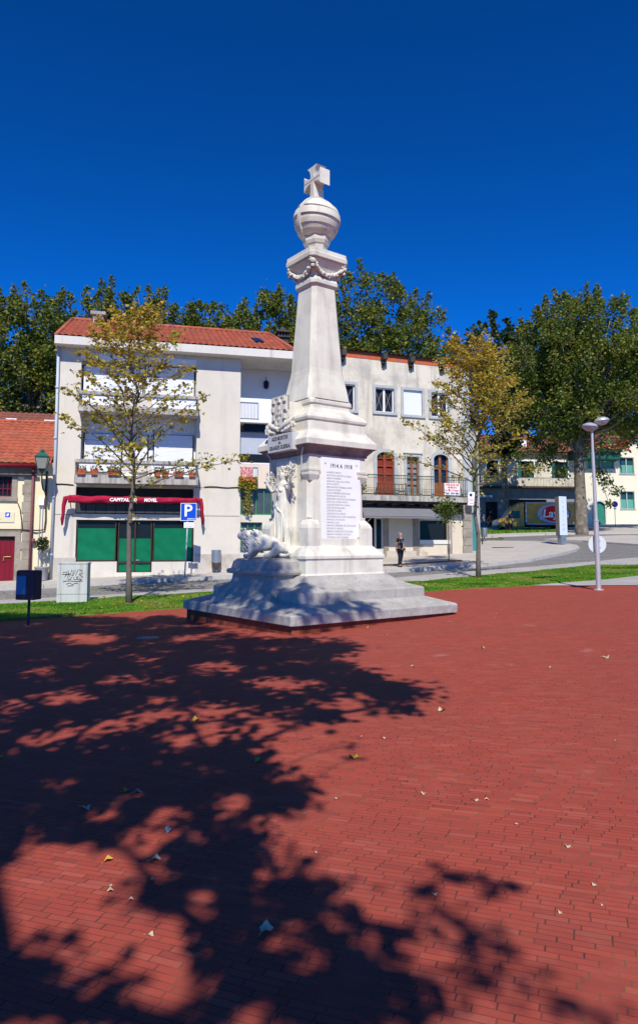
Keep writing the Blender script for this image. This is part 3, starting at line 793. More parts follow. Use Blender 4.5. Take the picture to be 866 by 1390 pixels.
# garlands: a swag on each face
ab_z = ab[1][1]; rA = ab[1][0]
mb = MB()
rb, rt = cp[1][0], ab[0][0]
for f in range(4):
    M = Matrix.Rotation(f * math.pi / 2, 4, 'Z')
    tmp = MB(); pts = []
    for i in range(17):
        t = i / 16 * 2 - 1
        sag = .26 * (1 - t * t) ; z = ab_z - .06 - sag
        yy = -(rt * 1.02 - .30 * sag)
        pts.append(Vector((t * rt * .96, yy, z)))
    tmp.tube(pts, [.028 + .026 * (1 - abs(i / 8 - 1)) for i in range(17)], 8)
    for i in range(60):
        t = i / 59 * 16; k = min(15, int(t)); p = pts[k].lerp(pts[k + 1], t - k)
        tmp.ball(p + Vector((random.uniform(-.03, .03), random.uniform(-.045, .0), random.uniform(-.04, .04))), random.uniform(.018, .032), 0, 4)
    for a in (-1, 1): tmp.ball((a * rt * .97, -rt * .97, ab_z - .10), .07, 0, 5); tmp.ball((a * rt * .95, -rt * .95, ab_z - .20), .05, 0, 5)
    tmp.xf(M); mb.add(tmp.v, tmp.f)
mb.build('garland', CREAM, mon, True, 50)
# globe on its stand
gz = mh(0, 0, 301.5); gr = 30.5 * 15.9 / 930 * .97
z0 = ab[-1][1]; zst = mh(0, 0, 323)
MB().lathe([(.26, z0 - .02), (.22, z0 + .05), (.20, z0 + .10)], 20).lathe([(.28, mh(0, 0, 335)), (.315, mh(0, 0, 331)), (.32, mh(0, 0, 326.5)), (.24, mh(0, 0, 322))], 8).lathe([(.20, z0 + .08), (.27, mh(0, 0, 333))], 8).build('globe_stand', CREAM, mon, bevel=.004)
gl = MB()
seg, rg = 40, 26
rings = []
for i in range(1, rg):
    a = math.pi * i / rg
    rings.append([(gr * math.sin(a) * math.cos(2 * math.pi * k / seg), gr * math.sin(a) * math.sin(2 * math.pi * k / seg), gz - gr * math.cos(a)) for k in range(seg)])
gl.loft(rings)
globe = gl.build('globe', CREAM, mon, True)
def band(name, axis, off, half, thick):
    M = Vector(axis).normalized().to_track_quat('Z', 'Y').to_matrix().to_4x4()
    rr = []
    outline = []
    for t in (-half, half):
        z = off + t; q = math.sqrt(max(.0001, gr * gr - z * z)); outline += [(q, z)]
    prof_ = [(outline[0][0] - .02, outline[0][1]), (outline[0][0] + thick, outline[0][1]), (math.sqrt(gr * gr - off * off) + thick, off), (outline[1][0] + thick, outline[1][1]), (outline[1][0] - .02, outline[1][1])]
    tmp = MB().lathe(prof_, 48, cap=False).xf(Matrix.Translation((0, 0, gz)) @ M)
    return tmp.build(name, CREAM, globe, True, 40)
band('globe_band', (.06, -.10, 1), .16 * gr, gr * .15, .036)
band('globe_band', (.10, -.16, 1), .52 * gr, gr * .10, .030)
band('globe_band', (.04, -.06, 1), -.28 * gr, gr * .10, .018)
band('globe_band', (0, -.04, 1), -.66 * gr, gr * .08, .026)
band('globe_band', (.09, -.95, -.21), .0, gr * .085, .042)
# cross pattee
zc0, zc1 = mh(0, 0, 270), mh(0, 0, 229)
hc = (zc1 - zc0); cm = zc0 + hc * .56; s_ = hc * .5
prof_c = []
wn, wf = .085, .20
base = [(wn, -s_ * 1.15), (wn * .95, -wn), (wn, -wn), (s_ * .8, -wf * .95), (s_ * .98, -wf), (s_ * .98, wf), (s_ * .8, wf * .95), (wn, wn), (wn, wn), (wf * .9, s_ * .72), (wf, s_ * .88)]
wn, wf = .062, .185
def flare(L0_, n=6): return [(wn + (wf - wn) * (k / n) ** 2.2, wn + (L0_ - wn) * (k / n) ** .85) for k in range(n + 1)]
poly = [(wn * 1.5, -s_ * 1.2), (wn, -s_ * .3)]
poly += [(l, -w_) for w_, l in flare(s_ * .86)] + [(l, w_) for w_, l in flare(s_ * .86)][::-1]
poly += [(w_, l) for w_, l in flare(s_ * .88)]
poly = poly + [(-x, z) for x, z in poly[::-1]]
cr = MB().prism([(x, cm + z) for x, z in poly], -.135, .135).xf(Matrix.Rotation(math.pi / 2, 4, 'Z'))
crs = cr.build('cross', CREAM, mon, bevel=.008)
mb = MB().prism([(-s_ * .8, cm - .018), (s_ * .8, cm - .018), (s_ * .8, cm + .018), (-s_ * .8, cm + .018)], -.138, -.128).xf(Matrix.Rotation(-math.pi / 2, 4, 'Z'))
mb.build('cross_groove', ENGR2, crs)
# name plaque on the right-hand face (local -Y face)
rD = die[1][0] + .0
def face_xy(px, py, off):   # local x and height on the plane local y = -off
    Yax = Vector((-sa, ca, 0)); d = ray(px, py); o = MC + Yax * (-off)
    t = (o - EYE).dot(Yax) / d.dot(Yax); p = EYE + d * t; q = p - MC
    return q.x * ca + q.y * sa, p.z
x0, zt = face_xy(436, 620, .76); x1, _ = face_xy(488.5, 625, .76); _, zb = face_xy(462, 737, .76)
_, zt = face_xy(462, 622.5, .76)
plq = MB().box(x0, x1, -.765, -.67, zb, zt).build('name_plaque', PLAQUE, mon, bevel=.004)
cxp = (x0 + x1) / 2; wp = x1 - x0; hp = zt - zb
text('1914 A 1918', .12, ENGR, plq, facing(cxp, -.767, zt - hp * .095), 'plaque_heading', ext=.002, spacing=1.1, width=wp * .55, offset=.002)
names = ['ALFREDO PINTO', 'ANTONIO DIAS DE OLIVEIRA', 'ABILIO MOREIRA', 'ADRIANO LEAL DA COSTA', 'ARTUR PINTO', 'BERNARDINO PEREIRA NEVES', 'CARLOS GOMES', 'DAVID FERREIRA DE SOUSA', 'DOMINGOS DA SILVA', 'JERONIMO MARTINS DA MOREIRA', 'JOAO DA COSTA PINTO', 'JOAQUIM JOSE DA CUNHA', 'JOSE DE MAGALHAES', 'JOSE PINTO LEITE', 'LEANDRO DA COSTA', 'LEONARDO DA COSTA BARBOSA', 'MANUEL DA ROCHA', 'MANUEL LUIZ', 'MANUEL FERREIRA DE CARVALHO', 'RODRIGO GARCIA', 'SERAFIM CARDOSO DE SOUSA', 'SERAFIM MOREIRA DA SILVA', 'VITORINO DIAS TEIXEIRA']
ys_ = np.linspace(zt - hp * .175, zb + hp * .065, len(names))
for nm_, yy in zip(names, ys_):
    text(nm_, .052, ENGR2, plq, facing(x0 + wp * .13, -.767, yy), 'plaque_line', ext=.0015, align='LEFT', width=None, spacing=.98)
for (a, b) in ((.1, .93), (.9, .93), (.93, .06)):
    MB().ball((x0 + wp * a, -.768, zb + hp * b), .014, 0, 5).build('bolt', ENGR, plq)
# inscription plate on the left face (local -X face), text faces -X
RZ = Matrix.Rotation(-math.pi / 2, 4, 'Z')
pz0, pz1 = mh(-1, 0, 613.2), mh(-1, 0, 590)
ipl = MB().box(-.40, .52, -1.02, -.80, pz0, pz1).xf(RZ).build('inscription_plate', mat('grey_marble', (.50, .50, .51), .6, .08, 3, .1), mon, bevel=.006)
for s__, sz, zz, w in (('AOS MORTOS', .115, .76, .60), ('DA', .06, .5, .09), ('GRANDE GUERRA', .115, .23, .78)):
    text(s__, sz, ENGR, ipl, RZ @ facing(.06, -1.022, pz0 + (pz1 - pz0) * zz), 'inscription', ext=.003, width=w, offset=.003)
# coat of arms above it
def shield_poly(w, h, z0_, n=8):
    pts = [(-w, z0_ + h), (w, z0_ + h)]
    for i in range(n + 1):
        a = i / n; pts.append((w * math.cos(a * math.pi / 2) ** .7 if a < 1 else 0, z0_ + h * .55 * (1 - math.sin(a * math.pi / 2)) if a < 1 else z0_))
    left = [(-x, z) for x, z in pts[2:-1]]
    return [(w, z0_ + h)] + pts[2:] + left[::-1] + [(-w, z0_ + h)]
sz0, sz1 = mh(-1, 0, 583), mh(-1, 0, 538.5); shh = sz1 - sz0
arms = MB()
arms.prism(shield_poly(.29, shh, sz0), -.985, -.93)
tmp = MB().prism(shield_poly(.175, shh * .62, sz0 + shh * .12), -1.0, -.98); arms.add(tmp.v, tmp.f)
for t in ((-.29, -.25), (.25, .29)): arms.box(t[0], t[1], -1.005, -.93, sz0 + shh * .5, sz1)
arms.box(-.29, .29, -1.005, -.93, sz1 - .03, sz1 + .01)
for (x, z) in ((-.21, .88), (0, .88), (.21, .88), (-.235, .62), (.235, .62), (-.2, .36), (.2, .36)):
    zz = sz0 + shh * z; arms.box(x - .04, x + .04, -1.03, -.98, zz - .045, zz + .03); 
    for q in (-.03, 0, .03): arms.box(x + q - .011, x + q + .011, -1.03, -.98, zz + .025, zz + .055)
for (x, z) in ((0, .62), (-.09, .47), (0, .47), (.09, .47), (0, .31)):
    tmp = MB().prism([(x + a * .9, b + sz0 + shh * z) for a, b in ((-.03, .045), (.03, .045), (.03, -.01), (0, -.045), (-.03, -.01))], -1.022, -.99); arms.add(tmp.v, tmp.f)
arms.xf(RZ); coa = arms.build('coat_of_arms', CREAM, mon, bevel=.003)
MB().box(-.22, .22, -.96, -.4, sz0 - .03, sz1 - .12).xf(RZ).build('shield_backing', CREAM, mon)
lw = MB()
rn = random.Random(3)
for sd in (-1, 1):
    lw.tube([(sd * .03, -1.0, sz0 + .0), (sd * .2, -1.0, sz0 + .06), (sd * .38, -.97, sz0 + .14), (sd * .46, -.94, sz0 + .22)], [.04, .06, .055, .02], 8)
    lw.tube([(sd * .15, -1.0, sz0 - .06), (sd * .30, -1.0, sz0 - .04), (sd * .46, -.97, sz0 + .03), (sd * .55, -.93, sz0 + .04)], [.03, .05, .055, .02], 8)
    for i in range(34):
        x = sd * rn.uniform(.1, .54); z = sz0 + rn.uniform(-.09, .2) * (1 - abs(x)); lw.ball((x, -.99 + rn.uniform(-.03, .03), z), rn.uniform(.025, .05), 0, 4, (1, .6, 1.4))
lw.xf(RZ).build('laurel_spray', CREAM, mon, True, 60)
# rock block under the lion, projecting from the left face
def rr_(x0, y, z, jit_=0): return [(-1 + .0, -y, z), (-1 + .0, y, z), (-x0, y, z), (-x0, -y, z)]
blk = MB()
def blkring(xf, yf, z, n=9):
    pts = [(-.8, yf, z)]
    pts += [(-.8 + (-xf + .8) * i / n, yf + .018 * math.sin(i * 2.1 + z * 9), z) for i in range(1, n)]
    pts += [(-xf + .02 * math.sin(i * 1.7 + z * 11), yf - 2 * yf * i / n, z) for i in range(n + 1)]
    pts += [(-xf + (xf - .8) * i / n, -yf + .018 * math.sin(i * 1.3 + z * 7), z) for i in range(1, n)]
    pts += [(-.8, -yf, z)]
    return pts
zA = mh(-1.7, -.8, 815); zB = mh(-1.65, -.8, 785); zC = mh(-1.7, -.8, 781.5); zD = mh(-1.7, -.8, 775); zE = mh(-1.6, -.75, 760); zF = zE + .03
blk.loft([blkring(2.0, 1.08, .40), blkring(1.96, 1.04, zA - .03), blkring(1.84, .93, zA + .04), blkring(1.72, .82, (zA + zB) / 2), blkring(1.64, .77, zB - .05), blkring(1.62, .76, zC - .01), blkring(1.71, .84, zC), blkring(1.73, .86, (zC + zD) / 2), blkring(1.72, .85, zD), blkring(1.66, .80, zD + .015), blkring(1.64, .78, zE - .05), blkring(1.58, .73, zE), blkring(1.3, .6, zF)])
blk.build('lion_pedestal', GRANITE, mon, True, 28)
zL = zF
# lion: body axis from haunch (-1.12,-.5) to head (-1.66,.42)
hx, hy = Vector((-.50, .86, 0)).normalized().xy
def lp_(f, s, z): return (-1.15 + hx * f - hy * s, -.50 + hy * f + hx * s, zL + z)
J = [(lp_(.12, 0, .29), (.15, .165)), (lp_(.40, 0, .29), (.135, .15)), (lp_(.68, 0, .33), (.165, .185)), (lp_(.84, 0, .42), (.15, .16)), (lp_(1.0, -.01, .47), (.10, .12)), (lp_(1.13, -.02, .43), (.055, .065)),
     (lp_(.12, .14, .17), .10), (lp_(.28, .15, .05), .06), (lp_(.42, .16, .03), .045),
     (lp_(.12, -.14, .17), .10), (lp_(.28, -.15, .05), .06), (lp_(.42, -.16, .03), .045),
     (lp_(.72, .13, .16), .065), (lp_(.76, .14, .05), .045), (lp_(.90, .14, .03), .045),
     (lp_(.72, -.13, .16), .065), (lp_(.78, -.14, .05), .045), (lp_(.94, -.14, .03), .045),
     (lp_(-.02, .02, .18), .035), (lp_(-.14, .06, .08), .028), (lp_(-.08, .2, .05), .03), (lp_(.03, .26, .06), .045)]
E = [(0, 1), (1, 2), (2, 3), (3, 4), (4, 5), (0, 6), (6, 7), (7, 8), (0, 9), (9, 10), (10, 11), (2, 12), (12, 13), (13, 14), (2, 15), (15, 16), (16, 17), (0, 18), (18, 19), (19, 20), (20, 21)]
lion = skin('lion_figure', J, E, CREAM, mon, 2, 1)
mn = MB(); rn = random.Random(9)
for i in range(150):
    f = rn.uniform(.60, .97); s = rn.uniform(-.17, .17); z = rn.uniform(.20, .60) - abs(s) * .45
    a = Vector(lp_(f, s, z)); b = Vector(lp_(f - rn.uniform(.05, .11), s * 1.08, z - rn.uniform(.05, .10)))
    mn.tube([a, (a + b) / 2, b], [.012, .026, .006], 5)
for s in (-.07, .07): mn.ball(lp_(.98, s, .585), .03, 0, 5)
mn.build('mane', CREAM, lion, True, 70)
# draped woman
wx, wz0 = -.93, zE - .02
wz1 = mh(-.93, 0, 633); hw = wz1 - wz0
def wp_(s, f, z): return (wx - f, s - .10, wz0 + z * hw)   # s = sideways (local y), f = forwards from the wall
robe = MB(); rings = []
spec = [(0, .25, .21, .0), (.06, .235, .20, .0), (.2, .20, .17, .0), (.36, .18, .155, .01), (.48, .185, .155, .02), (.55, .175, .145, .02), (.62, .135, .115, .02), (.68, .145, .12, .02), (.74, .155, .125, .02), (.79, .15, .10, .01), (.82, .08, .07, .01), (.84, .05, .05, .01)]
for z, a, b, f in spec:
    rg_ = []
    for k in range(40):
        an = 2 * math.pi * k / 40
        fold = 1 + (.13 if z < .6 else .02) * (1 - z * .8) * math.sin(8 * an + z * 6) + (.07 if z < .55 else 0) * math.sin(13 * an - z * 9)
        rg_.append(wp_(a * math.cos(an) * fold, f + b * math.sin(an) * fold, z))
    rings.append(rg_)
robe.loft(rings)
fig = skin('woman_figure', [
    (wp_(0, .03, .60), (.12, .10)), (wp_(0, .03, .72), (.14, .10)), (wp_(0, .03, .80), (.11, .08)), (wp_(0, .03, .835), .052), (wp_(0, .05, .88), (.082, .09)), (wp_(0, .06, .935), (.082, .09)),
    (wp_(.17, .04, .79), .055), (wp_(.29, .10, .72), .045), (wp_(.33, .20, .80), .035), (wp_(.34, .22, .85), .03),
    (wp_(-.17, .04, .79), .055), (wp_(-.29, .08, .73), .045), (wp_(-.38, .12, .82), .035), (wp_(-.42, .12, .88), .03)],
    [(0, 1), (1, 2), (2, 3), (3, 4), (4, 5), (2, 6), (6, 7), (7, 8), (8, 9), (2, 10), (10, 11), (11, 12), (12, 13)], CREAM, mon, 2, 1)
robe.build('robe', CREAM, fig, True)
dr = MB()
dr.tube([wp_(.17, .06, .63), wp_(.10, .13, .575), wp_(-.02, .16, .53), wp_(-.11, .14, .50), wp_(-.15, .10, .40), wp_(-.17, .12, .2)], [.012, .024, .03, .028, .026, .02], 7)
dr.tube([wp_(.17, .06, .61), wp_(.12, .13, .53), wp_(.08, .17, .40), wp_(.05, .19, .2), wp_(.08, .20, .03)], [.012, .022, .026, .024, .03], 7)
for s in (-.06, .06): dr.ball(wp_(s, .115, .735), .052, 0, 7)
dr.build('drapery', CREAM, fig, True)
hr = MB(); rn = random.Random(4)
for i in range(34):
    a = rn.uniform(0, 6.28); hr.ball(wp_(.088 * math.cos(a), .0 + .065 * math.sin(a), .885 + rn.uniform(0, .10)), rn.uniform(.024, .038), 0, 5)
for s in (-.03, .03): hr.ball(wp_(s, .135, .918), .013, 0, 5)
hr.ball(wp_(0, .150, .900), .017, 0, 5, (1, 1, 1.7))
hr.build('hair', CREAM, fig, True)
rn = random.Random(12)
for sd in (1, -1):
    pm = MB()
    for i in range(30):
        p = Vector(wp_(sd * ((.36 if sd > 0 else .44) + rn.uniform(-.11, .1)), .12 + rn.uniform(-.06, .08), (.83 if sd > 0 else .87) + rn.uniform(-.08, .10)))
        q = p + Vector((rn.uniform(-.06, .03), sd * rn.uniform(-.02, .09), rn.uniform(-.02, .12)))
        pm.tube([p, (p + q) / 2, q], [.010, .026, .005], 5)
    pm.build('palm_spray', CREAM, fig, True, 60)
# curved brackets below the cornice at the left face
bk = MB()
for sd in (-1, 1):
    ptsb = [(-.80, sd * .50, mh(-.8, 0, 652)), (-.82, sd * .53, mh(-.8, 0, 634)), (-.86, sd * .60, mh(-.8, 0, 618)), (-.90, sd * .74, mh(-.8, 0, 608))]
    MB().tube([(x + .03, y, z) for x, y, z in ptsb], [.008, .014, .016, .016], 8).build('corner_bracket', CREAM, mon, True)
# backing slab behind the woman
MB().box(-.86, -.6, -.30, .30, zE, mh(-.86, 0, 625)).build('figure_niche', CREAM, mon, bevel=.01)

# ------------------------------------------------------------------ building frames
class Frame:
    def __init__(s, z0, k, pxo, pyo):   # facade: depth z = z0/(1-u/k) ; tan = FPX/k
        s.th = math.atan(FPX / k); s.c, s.s = math.cos(s.th), math.sin(s.th)
        s.X = Vector((s.c, s.s, 0)); s.Y = Vector((-s.s, s.c, 0))
        base = Vector((0, z0, 0)); d = ray(pxo, pyo); t = (base - EYE).dot(s.Y) / d.dot(s.Y); p = EYE + d * t
        s.O = Vector((p.x, p.y, p.z))
    def fp(s, px, py, off=0):
        d = ray(px, py); o = s.O + s.Y * off; t = (o - EYE).dot(s.Y) / d.dot(s.Y); q = EYE + d * t - s.O
        return q.dot(s.X), q.z
    def sx(s, px, py, off=0): return s.fp(px, py, off)[0]
    def hz(s, px, py, off=0): return s.fp(px, py, off)[1]
    def rect(s, x0, y0, x1, y1, off=0):
        mx, my = (x0 + x1) / 2, (y0 + y1) / 2
        return s.sx(x0, my, off), s.sx(x1, my, off), s.hz(mx, y1, off), s.hz(mx, y0, off)   # xa, xb, za, zb

def wall_holes(mb, x0, x1, z0, z1, holes, y=0, depth=.25, m=0, mr=None):
    xs = sorted({x0, x1, *[h[0] for h in holes], *[h[1] for h in holes]}); zs = sorted({z0, z1, *[h[2] for h in holes], *[h[3] for h in holes]})
    xs = [x for x in xs if x0 <= x <= x1]; zs = [z for z in zs if z0 <= z <= z1]
    for i in range(len(xs) - 1):
        for j in range(len(zs) - 1):
            cx_, cz_ = (xs[i] + xs[i + 1]) / 2, (zs[j] + zs[j + 1]) / 2
            if any(h[0] < cx_ < h[1] and h[2] < cz_ < h[3] for h in holes): continue
            mb.quad((xs[i], y, zs[j]), (xs[i + 1], y, zs[j]), (xs[i + 1], y, zs[j + 1]), (xs[i], y, zs[j + 1]), m)
    for a, b, c, d in [h[:4] for h in holes]:
        mm = m if mr is None else mr
        mb.quad((a, y, c), (a, y + depth, c), (a, y + depth, d), (a, y, d), mm)
        mb.quad((b, y, c), (b, y + depth, c), (b, y + depth, d), (b, y, d), mm)
        mb.quad((a, y, d), (b, y, d), (b, y + depth, d), (a, y + depth, d), mm)
        mb.quad((a, y, c), (b, y, c), (b, y + depth, c), (a, y + depth, c), mm)

def tiles(mb, x0, x1, yE, zE, yR, zR, hl=0, hr=0, pitch=.24, rows=16):
    """corrugated tile slope from the eave (yE,zE) to the ridge (yR,zR), optional hips"""
    n = int((x1 - x0) / pitch); sub = 6
    dy, dz = yR - yE, zR - zE; ln = math.hypot(dy, dz); ny, nz = -dz / ln * (1 if dy > 0 else -1), abs(dy) / ln
    cols = []
    for i in range(n * sub + 1):
        x = x0 + (x1 - x0) * i / (n * sub)
        tm = 1.0
        if hl: tm = min(tm, (x - x0) / hl)
        if hr: tm = min(tm, (x1 - x) / hr)
        tm = max(.001, tm)
        w = .045 * abs(math.sin(math.pi * i / sub)) if True else 0
        col = []
        for j in range(rows + 1):
            for e in ((0, 1) if j < rows else (0,)):
                t = min(1, (j + e * .999) / rows) ; tt = t * tm
                hgt_ = w + (.022 if e == 0 else 0)
                col.append((x, yE + dy * tt + ny * hgt_, zE + dz * tt + nz * hgt_))
        cols.append(col)
    m_ = len(cols[0])
    mb.add([v for c in cols for v in c], [(i * m_ + j, (i + 1) * m_ + j, (i + 1) * m_ + j + 1, i * m_ + j + 1) for i in range(len(cols) - 1) for j in range(m_ - 1)])

# ------------------------------------------------------------------ building A : tall shop building
A = Frame(29, 3700, 72, 790)
bA = thing('shop_building', A.O, A.th, 'beige three-storey shop building with a red hipped roof, white shutters and wine red awning', 'building')
xL, xM, xR = A.sx(72, 700), A.sx(325, 700), A.sx(403, 600)
zTop = A.hz(325, 481)
zBt = -.8
R = A.rect
op2 = R(110, 492, 267, 556)       # second floor opening
op1 = R(110, 562, 267, 652)
shop_hi = R(103, 662, 263, 698)
shop = R(103, 706, 263, 777)
mb = MB()
wall_holes(mb, xL, xM, zBt, zTop, [op2, op1, shop_hi, (shop[0], shop[1], shop[2], shop[3])], 0, .5)
mb.quad((xL, 0, zBt), (xL, 9, zBt), (xL, 9, zTop), (xL, 0, zTop))
mb.quad((xM, 0, zBt), (xM, 2.0, zBt), (xM, 2.0, zTop), (xM, 0, zTop))
mb.quad((xL, 9, zBt), (xR + .25, 9, zBt), (xR + .25, 9, zTop), (xL, 9, zTop))
mb.quad((xR + .25, 9, zBt), (xR + .25, 0, zBt), (xR + .25, 0, zTop), (xR + .25, 9, zTop))
mb.build('wall', RENDER_A, bA)
mb = MB()
for (x0_, y0_, x1_, y1_) in ((265, 752, 326, 790), (72, 757, 103, 800)):
    r_ = R(x0_, y0_, x1_, y1_); MB().box(r_[0], r_[1], -.03, .05, -1, r_[3]).build('wall_plinth', RENDER_AP, bA)
# joints
mb = MB()
for py in (660.5, 699.5):
    zz = A.hz(200, py)
    mb.box(xL, shop_hi[0] - .05, -.006, .01, zz - .012, zz + .012); mb.box(shop_hi[1] + .05, xM, -.006, .01, zz - .012, zz + .012)
mb.build('wall_joint', mat('dark_joint', (.2, .18, .16), .9), bA)
# eave slab and roof
ez0, ez1 = A.hz(200, 474, -.55), A.hz(200, 463, -.55)
xe0, xe1 = A.sx(74.5, 460, -.55), A.sx(401, 484, -.55) 
eb = MB().box(xe0, xe1 + .35, -.55, 9.5, ez0, ez1).build('eave', SLABC, bA, bevel=.01)
rx0, rz_ = A.fp(98.8, 433.6, 4.3); rx1, rz2 = A.fp(366, 455.5, 4.3); rzm = (rz_ + rz2) / 2
roof = MB()
tiles(roof, xe0 + .05, xe1 + .1, -.5, ez1 + .01, 4.3, rzm, hl=rx0 - xe0, hr=xe1 - rx1)
for t in ((xe0 + .05, rx0), (xe1 + .1, rx1)):
    roof.add([(t[0], -.5, ez1), (t[0], 9.2, ez1), (t[1], 4.32, rzm)], [(0, 1, 2)])
roof.add([(xe0, 9.2, ez1), (xe1, 9.2, ez1), (rx1, 4.32, rzm), (rx0, 4.32, rzm)], [(0, 1, 2, 3)])
rf = roof.build('roof', TILE, bA)
mb = MB()
mb.tube([(rx0 + (rx1 - rx0) * i / 40, 4.3, rzm + .05 + (.012 if i % 2 else 0)) for i in range(41)], .09, 8)
for a, b in (((xe0 + .05, -.45, ez1 + .04), (rx0, 4.3, rzm + .05)), ((xe1 + .05, -.45, ez1 + .04), (rx1, 4.3, rzm + .05))): mb.tube([a, b], .09, 8)
mb.build('ridge_tiles', TILE, rf, True)
# chimneys
cx0, cz_ = A.fp(127, 441, 4.0); cx1 = A.sx(141, 441, 4.0); czt = A.hz(134, 430, 4.0)
ch = MB().box(cx0, cx1, 3.7, 4.5, cz_ - .6, czt).box(cx0 - .1, cx1 + .1, 3.6, 4.6, czt, czt + .14).build('chimney', mat('grey_chimney_render', (.34, .31, .28), .9, .2, 3, .3), rf)
cx0 = A.sx(375, 470, 6.0); cx1 = A.sx(391, 470, 6.0); c0 = A.hz(383, 478, 6.0); c1 = A.hz(383, 461, 6.0); c2 = A.hz(383, 454, 6.0); c3 = A.hz(383, 444, 6.0); cm_ = (cx0 + cx1) / 2; cw = (cx1 - cx0) / 2
mb = MB().box(cm_ - cw * .8, cm_ + cw * .8, 5.6, 6.4, c0 - 1.5, c1).box(cm_ - cw * 1.1, cm_ + cw * 1.1, 5.5, 6.5, c1, c1 + .07)
for i in range(4):
    for yy in (5.6, 6.25): mb.box(cm_ + cw * (-.9 + i * .5), cm_ + cw * (-.7 + i * .5), yy, yy + .15, c1 + .07, c2)
mb.box(cm_ - cw * 1.1, cm_ + cw * 1.1, 5.5, 6.5, c2, c2 + .06)
mb.loft([[(cm_ + a * cw * 1.0 * k, 6 + b * .5 * k, z) for a, b in ((-1, -1), (1, -1), (1, 1), (-1, 1))] for k, z in ((1, c2 + .06), (.45, c2 + .2), (.2, c3))])
mb.build('chimney', mat('sooty_chimney', (.06, .055, .05), .9, .3, 4, .4), rf)
# roof window
sA, sB = A.sx(343, 463, 1.6), A.sx(355, 463, 1.6); t_ = lambda y: ez1 + (rzm - ez1) * (y + .5) / 4.8
sk = MB(); sk.quad((sA, 2.2, t_(2.2) + .10), (sB, 2.2, t_(2.2) + .10), (sB + .05, 1.1, t_(1.1) + .10), (sA + .05, 1.1, t_(1.1) + .10))
sk.build('roof_window', DARKG, rf)
# gutter pipe
gx_ = A.sx(80.5, 470); gx2 = A.sx(77, 780)
mb = MB().tube([(gx_, -.10, A.hz(80, 468)), (gx_ + .02, -.09, 5), (gx_, -.09, .1)], .055, 10)
for z in (1, 3.2, 5.5, 7.5): mb.tube([(gx_, -.1, z), (gx_, -.1, z + .08)], .07, 10)
mb.build('downpipe', GREYP, bA, True)
# balcony openings: shaded back wall, shutters
def shutter(name, r, y, par, m=SHUT, slat=.055):
    mb = MB(); n = max(2, int((r[3] - r[2]) / slat))
    for i in range(n):
        z = r[2] + (r[3] - r[2]) * i / n; z2 = r[2] + (r[3] - r[2]) * (i + 1) / n
        mb.box(r[0], r[1], y, y + .03, z + .004, z2 - .004)
    mb.box(r[0] + .01, r[1] - .01, y + .012, y + .02, r[2], r[3])
    return mb.build(name, m, par)
back = MB()
for o_ in (op2, op1): back.box(o_[0] - .3, o_[1] + .3, .48, .6, o_[2] - .1, o_[3] + .1)
back.build('loggia_wall', WHITE_W, bA)
a2 = R(111, 494, 196, 548); b2 = R(196, 494, 266, 548)
w2 = MB().box(a2[0], a2[1] - .02, .40, .47, a2[2], a2[3]).box(b2[0] + .02, b2[1], .40, .47, b2[2], b2[3]).build('window_frame', FRAME, bA)
shutter('shutter', (a2[0] + .05, a2[1] - .06, a2[2] + .02, a2[3] - .06), .35, w2); shutter('shutter', (b2[0] + .06, b2[1] - .05, b2[2] + .02, b2[3] - .06), .35, w2)
for (q0, q1, q2, q3) in ((112, 586, 166, 640), (176, 588, 202, 640), (208, 588, 264, 640)):
    r_ = R(q0, q1, q2, q3); f_ = MB().box(r_[0], r_[1], .42, .47, r_[2], r_[3]).build('window_frame', FRAME, bA)
    shutter('shutter', (r_[0] + .05, r_[1] - .05, r_[2] + .02, r_[3] - .03), .36, f_)
# white band above second floor shutters
r_ = R(111, 484, 267, 491); MB().box(r_[0], r_[1], -.03, .1, r_[2], r_[3]).build('lintel_band', WHITE_W, bA)
# balconies
def balcony(frame, par, x0p, x1p, ytop, yb0, yb1, out, panels, flowers, solid=RENDER_A):
    off = -out; xm = (x0p + x1p) / 2
    xa, xb = frame.sx(x0p, ytop, off), frame.sx(x1p, ytop, off)
    zt, zs1, zs0 = frame.hz(xm, ytop, off), frame.hz(xm, yb0, off), frame.hz(xm, yb1, off)
    root = MB().box(xa, xb, off, 0, zs0, zs1).build('balcony', CONC, par, bevel=.01)
    mb = MB().box(xa, xb, off - .03, off + .16, zt - .13, zt)
    mb.box(xa, xa + .14, off + .16, 0, zt - .13, zt).box(xb - .14, xb, off + .16, 0, zt - .13, zt)
    mb.build('parapet_rail', CONC, root, bevel=.008)
    for p0, p1, m_ in panels:
        a, b = frame.sx(p0, ytop, off), frame.sx(p1, ytop, off)
        MB().box(a, b, off + .03, off + .10, zs1 + (.14 if flowers else .02), zt - .13).build('parapet_panel', m_, root)
    mb = MB()
    for sx_ in (xa + .03, xb - .03):
        for i in range(5): yy = off + .16 + (out - .2) * i / 4; mb.tube([(sx_, yy, zs1), (sx_, yy, zt - .13)], .015, 6)
        mb.tube([(sx_, off + .1, zs1), (sx_, off + .1, zt)], .02, 6)
    mb.build('side_rail', STEEL, root)
    return root, (xa, xb, zs1, zt, off)
bal2, _ = balcony(A, bA, 107, 270, 534, 553, 561, .75, [(112, 165, SHUT), (166, 207, RENDER_A), (208, 267, SHUT)], False)
bal1, (xa, xb, zs1, zt, off) = balcony(A, bA, 102, 270, 625, 646, 657, .85, [(108, 167, SHUT), (167.5, 206.5, RENDER_A), (207, 265, SHUT)], True)
